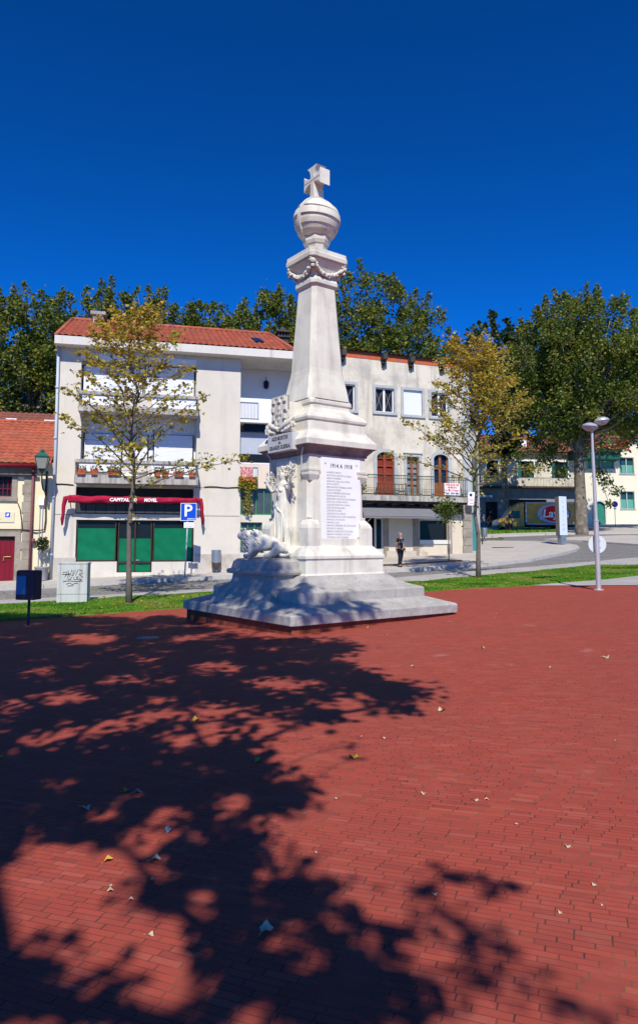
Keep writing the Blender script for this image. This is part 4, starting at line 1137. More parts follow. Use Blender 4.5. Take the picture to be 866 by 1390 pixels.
# planters with flowers
for i, (pxa, pxb) in enumerate(((104, 117), (123, 133), (146, 164), (209, 219), (219, 230), (236, 250), (256, 266))):
    a, b = A.sx(pxa, 645, off - .02), A.sx(pxb, 645, off - .02)
    pt = MB().loft([[(x, y, z) for x, y in ((a + k, off - .12 + k), (b - k, off - .12 + k), (b - k, off + .02), (a + k, off + .02))] for k, z in ((.03, zs1), (0, zs1 + .17))]).build('flower_planter', TERRA, bA)
    n = int(46 * (b - a) / .3)
    C = np.stack([RNG.uniform(a, b, n), RNG.normal(off - .08, .05, n), RNG.uniform(zs1 + .14, zs1 + .34, n)], 1)
    leaves('plant', C, .07, LEAF_G, pt, cvar=RNG.uniform(0, .6, n)); leaves('blossom', C[: n // 2] + np.array([0, -.04, -.02]), .06, FLOWO, pt)
# dark recess over the shop + transom strip
sh_ = shop_hi; zt1, zt0 = A.hz(183, 681), A.hz(183, 697)
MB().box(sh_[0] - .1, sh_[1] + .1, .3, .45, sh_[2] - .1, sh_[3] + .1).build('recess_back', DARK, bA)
mb = MB(); 
for i in range(12):
    xx = sh_[0] + (sh_[1] - sh_[0]) * i / 12; mb.box(xx + .01, xx + (sh_[1] - sh_[0]) / 12 - .01, .12, .15, zt0 + .02, zt1)
mb.build('transom_louvre', mat('smoked_glass_strip', (.05, .052, .058), .3, .1), bA)
# shop front
def shopwin(x0, y0, x1, y1, cover_y, name='shop_window'):
    r_ = R(x0, y0, x1, y1); t = .05
    f_ = MB().box(r_[0], r_[1], .10, .18, r_[3] - t, r_[3]).box(r_[0], r_[1], .10, .18, r_[2], r_[2] + t).box(r_[0], r_[0] + t, .10, .18, r_[2] + t, r_[3] - t).box(r_[1] - t, r_[1], .10, .18, r_[2] + t, r_[3] - t).build(name, FRAME, bA)
    MB().box(r_[0] + t, r_[1] - t, .16, .17, r_[2] + t, r_[3] - t).build('pane', DARKG, f_)
    zc = A.hz((x0 + x1) / 2, cover_y)
    nx_, nz_ = 26, 16; cb = MB(); vs = []
    rn = random.Random(x0)
    ph = [(rn.uniform(1, 5), rn.uniform(1, 5), rn.uniform(0, 6)) for _ in range(6)]
    for j in range(nz_ + 1):
        for i in range(nx_ + 1):
            u_, v_ = i / nx_, j / nz_
            y = .135 + .012 * sum(math.sin(a * u_ * 3 + b * v_ * 4 + c) for a, b, c in ph) / 3
            vs.append((r_[0] + t + (r_[1] - r_[0] - 2 * t) * u_, y, r_[2] + t + (zc - r_[2] - t) * v_))
    cb.add(vs, [(j * (nx_ + 1) + i, j * (nx_ + 1) + i + 1, (j + 1) * (nx_ + 1) + i + 1, (j + 1) * (nx_ + 1) + i) for j in range(nz_) for i in range(nx_)])
    cb.build('green_cover', GREENC, f_, True)
    return f_, r_
shopwin(103.5, 707, 158, 762, 717); shopwin(208, 707, 262.5, 762, 717)
f_, dr_ = shopwin(160, 707, 206.5, 777.5, 731, 'shop_door')
MB().box((dr_[0] + dr_[1]) / 2 - .03, (dr_[0] + dr_[1]) / 2 + .03, .08, .16, dr_[2], dr_[3] - .05).build('door_stile', FRAME, f_)
zk = A.hz(183, 763); MB().box(dr_[0] + .05, dr_[1] - .05, .085, .155, zk - .05, zk + .03).build('door_rail', FRAME, f_)
zq = A.hz(183, 730)
MB().box((dr_[0] + dr_[1]) / 2 + .05, (dr_[0] + dr_[1]) / 2 + .18, .06, .09, zk + .05, zk + .1).build('handle', STEEL, f_)
mb = MB()
for a, b in ((103.5, 158), (208, 262.5)):
    r_ = R(a, 762.5, b, 777); MB().box(r_[0] - .05, r_[1] + .02, .02, .3, -.6, r_[3]).build('shop_sill_wall', RENDER_A, bA)
r_ = R(104, 761, 262, 763); 
# folded awning
za = A.hz(183, 678, -.5)
pts = []; xa0, xb0 = A.sx(93, 680, -.5), A.sx(269, 683, -.5)
zl, zr = A.hz(93, 676, -.5), A.hz(269, 683, -.5)
zav = (A.hz(140, 677, -.5) + A.hz(230, 680.5, -.5)) / 2
aw = MB(); rn = random.Random(2); rings = []
NN = 46
def awring(x, z, w, h, ph):
    return [(x + (.0 if True else 0), -.5 + math.cos(t) * w * (1 + .18 * math.sin(3 * t + ph)), z + math.sin(t) * h * (1 + .14 * math.sin(4 * t + ph * 1.3))) for t in [2 * math.pi * k / 16 for k in range(16)]]
for i in range(NN + 1):
    x = xa0 + (xb0 - xa0) * i / NN; rings.append(awring(x, zav + .012 * math.sin(i * .7), .08, .135 - .03 * (i / NN), i * .45))
aw.loft(rings)
awn = aw.build('awning', AWNR, bA, True)
for (xx, ze, sgn) in ((xa0, A.hz(95, 713, -.4), -1), (xb0, A.hz(269, 712, -.4), 1)):
    mb = MB()
    mb.tube([(xx - sgn * .12, -.5, zav + .08), (xx + sgn * .10, -.5, zav + .03), (xx + sgn * .16, -.46, zav - .25), (xx + sgn * .17, -.42, zav - .6), (xx + sgn * .2, -.38, ze + .25), (xx + sgn * .2, -.36, ze)], [.09, .10, .075, .06, .07, .03], 10)
    mb.build('awning_end', AWNR, awn, True)
    MB().tube([(xx, -.5, zav), (xx, -.02, zav + .1)], .02, 6).build('awning_arm', STEEL, awn)
TW = mat('white_lettering', (.82, .80, .80), .7, .03)
for s__, p0, p1 in (('CAPITAL', 149, 176), ('DO', 180, 186), ('MOVEL', 196, 213.5)):
    a, b = A.sx(p0, 678, -.63), A.sx(p1, 678, -.63)
    text(s__, .17, TW, awn, facing((a + b) / 2, -.632, zav - .01), 'awning_lettering', ext=.006, width=b - a, offset=.008, shear=.1)
# wall cable
zc = A.hz(200, 659); mb = MB()
cb_ = [(xL + (xM - xL) * i / 30, -.03, A.hz(80 + 8 * i, 657.5 + .14 * i) + .02 * math.sin(i * 1.3)) for i in range(31)]
mb.tube([q for q in cb_ if q[0] < A.sx(101, 659)], .018, 5); mb.tube([q for q in cb_ if q[0] > A.sx(271, 659)], .018, 5)
mb.build('wall_cable', DARK, bA)
# recessed bay (balconies on the right)
bx0, bx1 = xM + .0, xR + .25
D2 = 1.6
r = R(326, 482, 403, 545)
MB().box(bx0, bx1, D2, D2 + .2, 0, zTop).build('bay_wall', WHITE_W, bA)
def bay(y0, y1, m, name, off=0.0, xa=None, xb=None):
    z1_, z0_ = A.hz(360, y0, off), A.hz(360, y1, off); return MB().box(bx0 + .003 if xa is None else xa, bx1 if xb is None else xb, off, D2, z0_, z1_).build(name, m, bA)
def front(y0, y1, m, name, off=.0, th=.12, x0=326, x1=None):
    z1_, z0_ = A.hz(360, y0, off), A.hz(360, y1, off)
    return MB().box(A.sx(x0, 600, off) + .003, bx1 if x1 is None else A.sx(x1, 600, off), off, off + th, z0_, z1_).build(name, m, bA), z0_, z1_
p2, z0_, z1_ = front(541.5, 570, WHITE_W, 'loggia_parapet'); bay(570, 574, WHITE_W, 'loggia_floor')
def railpanel(par, x0, y0, x1, y1, m=SHUT):
    r_ = R(x0, y0, x1, y1); mb = MB().box(r_[0], r_[1], -.03, -.01, r_[2], r_[3]); par_ = mb.build('rail_panel', m, par)
    mb = MB(); n = 12
    for i in range(n + 1): xx = r_[0] + (r_[1] - r_[0]) * i / n; mb.box(xx - .008, xx + .008, -.055, -.03, r_[2], r_[3])
    mb.box(r_[0] - .02, r_[1] + .02, -.06, -.03, r_[3], r_[3] + .03).box(r_[1], r_[1] + .03, -.06, -.03, r_[2], r_[3]); mb.build('rail_bars', STEEL, par_)
    return par_
railpanel(p2, 326.5, 547, 350, 568)
front(575, 586, DARKG, 'strip_window', .35, .05, 331); front(587.5, 617, mat('grey_blue_render', (.40, .44, .52), .85, .04, 1, .1), 'infill_wall', .55, .1)
front(617, 629, DARKG, 'strip_window', .5, .05, 330)
bay(628.5, 631, WHITE_W, 'loggia_floor')
p1, z0_, z1_ = front(630.5, 661, PINKW, 'loggia_parapet', .0)
rp_ = railpanel(p1, 326.5, 635, 349, 655)
r_ = R(326.5, 634, 343, 651, -.08)
cl = MB(); n = 18; vs = []
for j in range(7):
    for i in range(n + 1): vs.append((r_[0] + (r_[1] - r_[0]) * i / n, -.09 - .02 * math.sin(i * 1.1 + j * .3), r_[2] + (r_[3] - r_[2]) * j / 6 - .03 * math.sin(i * .8) * (j == 0)))
cl.add(vs, [(j * (n + 1) + i, j * (n + 1) + i + 1, (j + 1) * (n + 1) + i + 1, (j + 1) * (n + 1) + i) for j in range(6) for i in range(n)])
tg = cl.build('rug', mat('red_white_rug', (.50, .16, .17), .9, .35, 9, .3, 30, fleck=((.7, .6, .58), 16, .53, .8)), None, True)
tg.location = A.O; tg.rotation_euler = (0, 0, A.th); tag(tg, 'red and white patterned rug hung over the balcony rail beside the monument', 'rug')
zz1, zz0 = A.hz(360, 662), A.hz(360, 700)
def greenwin(x0, y0, x1, y1, nm):
    r_ = R(x0, y0, x1, y1); x1_ = r_[1] if x1 < 372 else bx1
    f = MB(); t = .05; f.box(r_[0], x1_, .10, .16, r_[3] - t, r_[3]).box(r_[0], x1_, .10, .16, r_[2], r_[2] + t)
    n = max(2, round((x1_ - r_[0]) / .33))
    for i in range(n + 1): xx = r_[0] + (x1_ - r_[0] - t) * i / n; f.box(xx, xx + t, .10, .155, r_[2] + t, r_[3] - t)
    o = f.build(nm, GREENF, bA)
    MB().box(r_[0], x1_, .17, .19, r_[2], r_[3]).build('pane', mat('dusty_glass', (.06, .065, .075), .25, .3, 1.5, 0, spec=.6), o)
    return r_
w1 = greenwin(326.5, 663, 385, 699, 'window'); w0 = greenwin(326.5, 709, 356, 750, 'window')
mb = MB(); wall_holes(mb, bx0, bx1, -.8, A.hz(360, 661), [(w1[0], bx1 - .01, w1[2], w1[3]), w0], .0, .2); mb.build('lower_bay_wall', RENDER_A, bA)
# hanging plant over the balcony
root = thing('hanging_plant', A.O + A.X * A.sx(335, 650) - A.Y * .15 + Vector((0, 0, A.hz(335, 650))), A.th, 'bushy trailing plant hanging from the pink balcony below the rug', 'plant')
n = 520; C = np.stack([RNG.uniform(-.35, .42, n), RNG.normal(-.05, .08, n), RNG.uniform(-.45, .06, n) * 1], 1)
k = 200; C2 = np.stack([RNG.normal(.02, .09, k), RNG.normal(-.08, .05, k), RNG.uniform(-1.5, -.3, k)], 1)
leaves('foliage', np.concatenate([C, C2]), .10, LEAF_Y, root, cvar=RNG.uniform(0, .55, n + k))
MB().tube([(0, 0, .05), (.02, -.08, -.5), (.0, -.08, -1.4)], [.015, .01, .005], 5).build('stem', BARK_Y, root)
MB().box(-.3, .35, -.14, .02, -.12, .04).build('planter', TERRA, root)
# wall lantern
lx_, lz_ = A.fp(361.5, 522, D2 - .12)
root = thing('wall_lantern', A.O + A.X * lx_ + A.Y * (D2 - .12) + Vector((0, 0, lz_)), A.th, 'small dark blue lantern on the shaded white wall under the eave', 'lantern')
MB().lathe([(.03, -.2), (.10, -.15), (.12, .05), (.09, .12), (.03, .16)], 8).build('glass_body', mat('cobalt_glass', (.006, .008, .05), .3, .1, 2, 0), root)
MB().lathe([(.13, .05), (.10, .14), (.02, .2)], 8).tube([(0, 0, .2), (0, 0, .34), (0, .11, .34)], .012, 6).build('bracket', DARK, root)

# ------------------------------------------------------------------ low tiled house at the left edge
bL = thing('tiled_house', A.O, A.th, 'low cream house with granite corner blocks, maroon door and terracotta tile roof', 'house')
hx0, hx1 = A.sx(-75, 700), A.sx(69, 700)
eH = A.hz(25, 634)
mx1 = A.sx(46.5, 700)
win = R(-14, 642, 17, 674); door = R(-14, 728, 20, 793); 
Y0 = .02
mb = MB(); wall_holes(mb, hx0, hx1 + .2, -1, eH + .2, [win, door], Y0, .22); mb.quad((hx0, Y0, -1), (hx0, 8, -1), (hx0, 8, eH), (hx0, Y0, eH)); mb.build('wall', YELW, bL)
mb = MB()
def surround(mb, r_, t, y0=-.03, y1=.06, sill=True, ht=None):
    mb.box(r_[0] - t, r_[0], y0, y1, r_[2], r_[3]); mb.box(r_[1], r_[1] + t, y0, y1, r_[2], r_[3]); mb.box(r_[0] - t, r_[1] + t, y0 - .002, y1, r_[3], r_[3] + (ht or t))
    if sill: mb.box(r_[0] - t - .02, r_[1] + t + .02, y0 - .04, y1, r_[2] - t * .9, r_[2])
surround(mb, win, .19, sill=True); mb.build('window_surround', BSTONE, bL, bevel=.006)
mb = MB(); surround(mb, (door[0], door[1], -.9, door[3]), .2, sill=False); mb.build('door_surround', BSTONE, bL, bevel=.006)
f = MB(); t = .05
f.box(win[0], win[1], .08, .14, win[3] - t, win[3]).box(win[0], win[1], .08, .14, win[2], win[2] + t).box(win[0], win[0] + t, .08, .14, win[2], win[3]).box(win[1] - t, win[1], .08, .14, win[2], win[3])
for i in range(1, 5): xx = win[0] + (win[1] - win[0]) * i / 5; f.box(xx - .015, xx + .015, .09, .13, win[2], win[3])
for i in range(1, 3): zz = win[2] + (win[3] - win[2]) * i / 3; f.box(win[0], win[1], .085, .135, zz - .015, zz + .015)
wf_ = f.build('window', MAROON, bL); MB().box(win[0], win[1], .145, .16, win[2], win[3]).build('pane', DARKG, wf_)
dm = MB().box(door[0], door[1], .12, .17, -.2, door[3] - .15)
for i in range(1, 5): xx = door[0] + (door[1] - door[0]) * i / 5; dm.box(xx - .012, xx + .012, .105, .12, -.2, door[3] - .15)
dd_ = dm.build('door', MAROON, bL, bevel=.004); MB().box(door[0], door[1], .1, .12, door[3] - .15, door[3]).build('door_transom', DARK, bL)
hx, hzz = A.fp(7, 757, .1); MB().box(hx - .05, hx - .01, .06, .12, hzz - .12, hzz + .05).tube([(hx - .03, .08, hzz + .03), (hx + .22, .06, hzz + .04)], .012, 6).build('handle', mat('brass', (.5, .36, .12), .3, .05, 3, 0, metal=.9), dd_)
r_ = R(-14, 790, 20, 796, -.3); MB().box(r_[0] - .3, r_[1] + .25, -.5, .1, A.hz(0, 797, -.3) - .1, A.hz(0, 794, -.3)).build('doorstep', REDP, bL)
# granite corner
mb = MB(); q0, q1 = A.sx(31, 700), A.sx(46, 700); z = -.6; i = 0
while z < eH:
    h_ = .36 + .07 * math.sin(i * 2.3); w_ = .035 if i % 2 else -.02
    mb.box(q0 - w_, q1, -.03 - .004 * (i % 3), .1, z + .006, min(eH + .05, z + h_)); z += h_; i += 1
mb.build('corner_blocks', BSTONE, bL, bevel=.008)
mb = MB().box(hx0, mx1 + .05, -.035, .1, A.hz(25, 647), eH + .1); mb.build('eave_stone', mat('dark_granite_band', (.19, .165, .145), .9, .25, 3, .4), bL)
MB().tube([(A.sx(46.5, 640), -.12, eH + .05), (A.sx(46.5, 640), -.12, .1)], .045, 10).tube([(A.sx(46.5, 735), -.12, A.hz(46, 737)), (A.sx(46.5, 735), -.12, A.hz(46, 731))], .065, 10).build('downpipe', mat('wine_pipe', (.20, .07, .08), .5, .1), bL, True)
mb = MB().tube([(hx0, -.42, eH + .02), (A.sx(50, 630, -.4), -.42, eH + .02)], .065, 8); mb.build('gutter', MAROON, bL, True)
rt = MB(); hr1 = A.sx(71.5, 620); yR_ = 3.6; zR_ = A.hz(35, 574, yR_); tiles(rt, hx0, hr1, -.40, eH + .10, yR_, zR_, pitch=.26, rows=14)
rt.quad((hx0, 3.6, zR_), (hr1, 3.6, zR_), (hr1, 8, eH), (hx0, 8, eH)); rf2 = rt.build('roof', TILE, bL)
mb = MB().tube([(hx0 + (hr1 - hx0) * i / 26, 3.6, zR_ + .04 + .015 * (i % 2)) for i in range(27)], .085, 8); mb.build('ridge_tiles', TILE, rf2, True)
# drain cable along the wall, sign plate
mb = MB(); zc = A.hz(25, 719)
mb.tube([(hx0, -.05, zc), (A.sx(30, 719), -.05, zc), (A.sx(50, 720), -.08, zc - .03), (A.sx(61, 719), -.05, zc), (A.sx(63, 700), -.05, zc + .4), (A.sx(63, 660), -.05, A.hz(63, 660))], .03, 6)
mb.tube([(A.sx(25, 683), -.05, A.hz(25, 683)), (A.sx(28, 690), -.05, A.hz(28, 690)), (A.sx(32, 716), -.05, zc)], .018, 6); mb.build('wall_cable', DARKW, bL, True)
r_ = R(-8, 695, 20, 709); sp_ = MB().box(r_[0], r_[1], -.01, .019, r_[2], r_[3]).build('wall_plate', mat('cream_plate', (.66, .60, .45), .5, .04), None)
sp_.location = A.O; sp_.rotation_euler = (0, 0, A.th); tag(sp_, 'cream plate with a small blue emblem on the wall above the maroon door', 'sign')
r_ = R(8, 695.5, 14.5, 702); MB().box(r_[0], r_[1], -.016, -.008, r_[2], r_[3]).build('blue_emblem', BLUEP, sp_)
xm_, zm_ = (r_[0] + r_[1]) / 2, (r_[2] + r_[3]) / 2; MB().prism([(xm_ - .05, zm_ - .05), (xm_ + .02, zm_ - .05), (xm_ + .05, zm_ + .04), (xm_ - .01, zm_ + .055), (xm_ - .04, zm_)], -.019, -.016).build('emblem_mark', WHITEP, sp_)
r_ = R(-3, 698, 3, 705); MB().prism([(r_[0], r_[2]), (r_[1], r_[2]), (r_[0] + .02, r_[3])], -.016, -.008).build('yellow_emblem', mat('yellow_paint', (.75, .6, .03), .5, .03), sp_)
# white meter box with conduit
r_ = R(53.5, 676, 61, 686); mx_ = MB().box(r_[0], r_[1], -.12, .018, r_[2], r_[3]).build('meter_box', WHITEP, None, bevel=.01); mx_.location = A.O; mx_.rotation_euler = (0, 0, A.th)
tag(mx_, 'white meter box on the cream strip between the low house and shop building', 'meter box')
MB().tube([(r_[0] + .05, -.05, r_[2]), (r_[0] + .05, -.05, .4)], .012, 5).tube([(r_[1] - .05, -.05, r_[2]), (r_[1] - .05, -.05, .4)], .012, 5).build('conduit', GREYP, mx_)
# second roof behind
b = thing('rear_house', A.O + A.Y * 9 , A.th, 'house behind the low tiled house, only its mossy tile roof and white dormer fronts showing', 'house')
zr0, zr1 = A.hz(35, 582, 10.5), A.hz(35, 561, 13)
mb = MB(); xa_, xb_ = A.sx(-70, 570, 11), A.sx(80, 570, 11)
tiles(mb, xa_, xb_, 1.2, zr0 - .3, 4.0, zr1, pitch=.3, rows=8); mb.quad((xa_, 4, zr1), (xb_, 4, zr1), (xb_, 8, zr0 - .5), (xa_, 8, zr0 - .5)); mb.build('roof', TILEO, b)
MB().box(xa_ + .2, xb_ - .2, 1.6, 7.6, -1, zr0 - .35).build('wall', YELW, b)
for p0, p1 in ((9, 23.5), (61, 78)):
    r_ = (A.sx(p0, 571, 10.6), A.sx(p1, 571, 10.6), A.hz(35, 577, 10.6), A.hz(35, 569, 10.6))
    MB().box(r_[0], r_[1], 1.5, 3.2, r_[2] - .3, r_[3] + .0).build('dormer', WHITEP, b)
# bracket lantern
lY = -.95; lx_, lz_ = A.fp(57.5, 640, lY)
root = thing('street_lantern', A.O + A.X * lx_ + A.Y * lY + Vector((0, 0, lz_)), A.th, 'old green four-sided street lantern on a wall bracket at the shop building corner', 'lantern')
hs = A.hz(57, 612, lY) - lz_
def sq4(w, z): return [(a * w, b * w, z) for a, b in ((-1, -1), (1, -1), (1, 1), (-1, 1))]
zb_, zt_ = A.hz(57, 636, lY) - lz_, A.hz(57, 621, lY) - lz_
cap = MB().loft([sq4(.25, zt_), sq4(.26, zt_ + .03), sq4(.12, zt_ + .17), sq4(.08, zt_ + .2)]).loft([sq4(.05, zt_ + .2), sq4(.08, zt_ + .25), sq4(.02, zt_ + .33)]); cap.build('cap', DGREEN, root)
MB().loft([sq4(.14, zb_), sq4(.225, zt_)]).build('glass', mat('dusty_lantern_glass', (.25, .26, .24), .2, .1, 2, 0), root)
fr_ = MB()
for a, b in ((-1, -1), (1, -1), (1, 1), (-1, 1)): fr_.tube([(a * .143, b * .143, zb_), (a * .23, b * .23, zt_)], .014, 5)
fr_.loft([sq4(.15, zb_ - .03), sq4(.15, zb_)]).loft([sq4(.05, zb_ - .15), sq4(.12, zb_ - .03)]); fr_.tube([(0, 0, zb_ - .15), (0, .05, zb_ - .5), (.02, .3, zb_ - .75), (.05, .92, zb_ - .85)], .028, 8); fr_.tube([(0, .02, zb_ - .2), (.0, .45, zb_ - .2), (.05, .93, zb_ - .12)], .02, 6); fr_.tube([(.05, .92, zb_ - .95), (.05, .92, zb_)], .04, 6)
fr_.build('bracket', IRON, root)
# potted ball shrub
g = G(57, 787); g.z = H(g.x, g.y) + .1
root = thing('potted_bay_tree', A.O + A.X * A.sx(57, 780, -.4) - A.Y * .4 + Vector((0, 0, .05)), 0, 'small clipped ball tree in a grey pot by the maroon-door house', 'potted plant')
root.location.z = H(root.location.x, root.location.y) + .1
MB().lathe([(.17, 0), (.21, .02), (.25, .45), (.27, .47), (.27, .52), (.23, .52), (.22, .44)], 16).build('pot', mat('grey_pot', (.28, .29, .30), .7, .1), root, True, 40)
MB().lathe([(.01, .46), (.22, .46)], 12).build('soil', SOIL, root); MB().tube([(0, 0, .45), (.03, 0, .9), (-.02, 0, 1.25)], .018, 6).build('stem', BARK_Y, root)
C = RNG.normal(size=(420, 3)); C = C / np.linalg.norm(C, axis=1)[:, None] * RNG.uniform(.12, .27, 420)[:, None] + np.array([-.02, 0, 1.38]); leaves('foliage', C, .08, LEAF_DK, root)

# ------------------------------------------------------------------ building B : old cream building
B = Frame(33, 2467, 638, 754)
bB = thing('old_cream_building', B.O, B.th, 'weathered cream building with a dark eave and iron balcony, right of the monument', 'building')
RB = B.rect
bx_l, bx_r = B.sx(395, 600), B.sx(638, 650)
zW = B.hz(520, 489)
holes = []
ups = [RB(447, 521, 481.5, 556), RB(509.5, 527, 534.5, 559.5), RB(547.5, 530, 572.5, 563.5), RB(585, 533.5, 607.5, 566)]
fl1 = B.hz(560, 673)
arch = [RB(511, 613, 535.5, 672), RB(588, 616.5, 608.5, 672)]; mid = RB(552, 620, 568.5, 672)
shopd = RB(488, 702, 509, 757); shopdoor = RB(509, 702, 520.5, 752); bigw = RB(569.5, 706.5, 608.5, 733)
holes = ups + [(a[0], a[1], fl1, a[3]) for a in arch] + [(mid[0], mid[1], fl1, mid[3]), bigw, (shopd[0], shopdoor[1], -.9, shopd[3])]
mb = MB(); zsh = B.hz(560, 676)
wall_holes(mb, bx_l, bx_r, -1.5, zW, holes, 0, .28)
mb.quad((bx_r, 0, -1.5), (bx_r, 10, -1.5), (bx_r, 10, zW), (bx_r, 0, zW)); mb.quad((bx_l, 0, -1.5), (bx_l, 10, -1.5), (bx_l, 10, zW), (bx_l, 0, zW)); mb.quad((bx_l, 10, -1.5), (bx_r, 10, -1.5), (bx_r, 10, zW), (bx_l, 10, zW))
mb.build('wall', RENDER_B, bB)
# eave, brick band, corbels
zb0, zb1 = B.hz(520, 489.5), B.hz(520, 482); 
MB().box(bx_l, bx_r, -.02, .3, zb0 + .002, zb1).build('brick_band', BRICKR, bB)
er = B.hz(520, 478, -.45)
MB().box(bx_l - .2, bx_r + .1, -.13, 10.2, zb1, er).build('eave', DROOF, bB)
roofb = MB(); tiles(roofb, bx_l - .2, bx_r + .1, -.17, er + .005, 5, er + 1.35, pitch=.26, rows=10); roofb.quad((bx_l, 5, er + 1.35), (bx_r, 5, er + 1.35), (bx_r, 10.2, er), (bx_l, 10.2, er)); roofb.build('roof', TILEO, bB)
for px in (466, 521.5, 558.5, 600, 425):
    a, b_ = B.sx(px - 3, 492, -.2), B.sx(px + 3, 492, -.2); mb = MB().box(a, b_, -.38, 0, zb0 - .02, zb1); mb.box(a + .03, b_ - .03, -.25, 0, zb0 - .2, zb0 - .02).box(a + .05, b_ - .05, -.14, 0, zb0 - .36, zb0 - .2); mb.build('corbel', DROOF, bB, bevel=.01)
# upper windows
for i, r_ in enumerate(ups):
    mb = MB(); surround(mb, r_, .15, -.04, .05); fr_ = mb.build('window', BGREY, bB, bevel=.006)
    if i == 2:
        shutter('shutter', (r_[0], r_[1], r_[2], r_[3]), .06, fr_, SHUT, .06); continue
    MB().box(r_[0], r_[1], .17, .19, r_[2], r_[3]).build('pane', BLUEG, fr_)
    w_ = MB(); xm_ = (r_[0] + r_[1]) / 2; w_.box(xm_ - .05, xm_ + .05, .08, .14, r_[2], r_[3]).box(r_[0], r_[0] + .045, .08, .14, r_[2], r_[3]).box(r_[1] - .045, r_[1], .08, .14, r_[2], r_[3]).box(r_[0], r_[1], .085, .14, r_[2], r_[2] + .05).box(r_[0], r_[1], .085, .14, r_[3] - .04, r_[3]); w_.build('sash', WHITEP, fr_)
    g_ = MB()
    for a, b_ in ((r_[0] + .05, xm_ - .05), (xm_ + .05, r_[1] - .05)):
        for p, q in (((a, r_[2] + .05), (b_, r_[3] - .05)), ((b_, r_[2] + .05), (a, r_[3] - .05))): g_.tube([(p[0], .15, p[1]), (q[0], .15, q[1])], .014, 5)
    g_.build('lattice', mat('tan_lattice', (.32, .22, .10), .6, .1), fr_)
# first floor doors
for i, r_ in enumerate(arch):
    hw_ = (r_[1] - r_[0]) / 2; xm_ = (r_[0] + r_[1]) / 2; zs = r_[3] - hw_ * .62
    def arcp(w, rise, n=12): return [(xm_ + w * math.cos(math.pi * k / n), zs + rise * math.sin(math.pi * k / n)) for k in range(n + 1)]
    sur = MB(); outer = arcp(hw_ + .17, hw_ * .62 + .15); inner = arcp(hw_ - .02, hw_ * .62 - .02)
    for k in range(12):
        o1, o2, i1, i2 = outer[k], outer[k + 1], inner[k], inner[k + 1]
        sur.prism([o1, o2, i2, i1], -.045, .06)
    sur.box(r_[0] - .17, r_[0] + .02, -.045, .06, fl1, zs).box(r_[1] - .02, r_[1] + .17, -.045, .06, fl1, zs)
    corner = arcp(hw_ - .01, hw_ * .62 - .01)
    for s_k in (0, 6):   # wall infill above the arch inside the square opening
        for k in range(s_k, s_k + 6):
            p, q = corner[k], corner[k + 1]; sur.add([(p[0], .02, p[1]), (q[0], .02, q[1]), (q[0], .02, r_[3] + .02), (p[0], .02, r_[3] + .02)], [(0, 1, 2, 3)])
    s__ = sur.build('arch_surround', BGREY, bB)
    dwood = WOODR if i == 0 else WOODB
    MB().box(r_[0], r_[1], .18, .2, fl1, r_[3]).build('door_pane', BLUEG if i else mat('red_inner_shutter', (.22, .035, .022), .5, .15), s__)
    d_ = MB(); t = .07
    for xx in (r_[0], xm_ - t, xm_ + .003, r_[1] - t): d_.box(xx, xx + t, .10, .16, fl1, r_[3])
    for f in ((0, .3, .64) if i else (0, .3, .48, .66, .84)):
        zz = fl1 + (r_[3] - fl1) * f; d_.box(r_[0], r_[1], .105, .155, zz, zz + .06)
    d_.box(r_[0], r_[1], .11, .15, fl1, fl1 + (r_[3] - fl1) * .3)
    d_.build('door', dwood, s__)
sur = MB(); r_ = (mid[0], mid[1], fl1, mid[3]); surround(sur, r_, .15, -.04, .06, sill=False); sur.box(r_[0] - .2, r_[1] + .2, -.09, .05, r_[3] + .15, r_[3] + .2); s__ = sur.build('window', BGREY, bB, bevel=.005)
MB().box(r_[0], r_[1], .18, .2, r_[2], r_[3]).build('pane', mat('pale_curtained_glass', (.20, .25, .26), .2, .3, 3, 0), s__)
d_ = MB(); t = .06; xm_ = (r_[0] + r_[1]) / 2
for xx in (r_[0], xm_ - t, xm_ + .003, r_[1] - t): d_.box(xx, xx + t, .10, .16, r_[2], r_[3])
for f in (0, .28, .43, .58, .72, .86, .97): zz = r_[2] + (r_[3] - r_[2]) * f; d_.box(r_[0], r_[1], .105, .155, zz, zz + .035)
d_.build('door', WOODB, s__)
# balcony
off = -.85; zf0 = B.hz(560, 680.5, off); zf1 = B.hz(560, 673.5, off); zrt = B.hz(560, 646, off)
ba, bb_ = B.sx(470, 660, off), B.sx(635, 660, off)
bal = MB().box(ba, bb_, off, -.001, zf0, zf1).build('balcony', CONC, bB, bevel=.01)
mb = MB()
for i in range(9): xx = ba + .2 + (bb_ - ba - .5) * i / 8; mb.prism([(0, 0)] * 0 or [(xx, zf0 - .25), (xx + .14, zf0 - .25), (xx + .14, zf0), (xx, zf0)], -.6, -.001)
mb.box(ba, bb_, -.75, -.02, zf0 - .10, zf0 - .003); mb.build('balcony_beam', DARKW, bal)
mb = MB(); n = int((bb_ - ba) / .105)
for i in range(n + 1):
    xx = ba + .03 + (bb_ - ba - .06) * i / n; mb.tube([(xx, off + .04, zf1), (xx, off + .04, zrt)], .009, 5)
    zz = zf1 + .22; mb.tube([(xx + .05, off + .04, zz + .08), (xx + .09, off + .04, zz), (xx + .05, off + .04, zz - .08), (xx + .01, off + .04, zz), (xx + .05, off + .04, zz + .08)], .007, 4, cap=False)
for xx in (ba + .03, bb_ - .03):
    for j in range(8): yy = off + .04 - off * j / 8; mb.tube([(xx, yy, zf1), (xx, yy, zrt)], .009, 5)
    mb.tube([(xx, off, zrt), (xx, 0, zrt)], .02, 6)
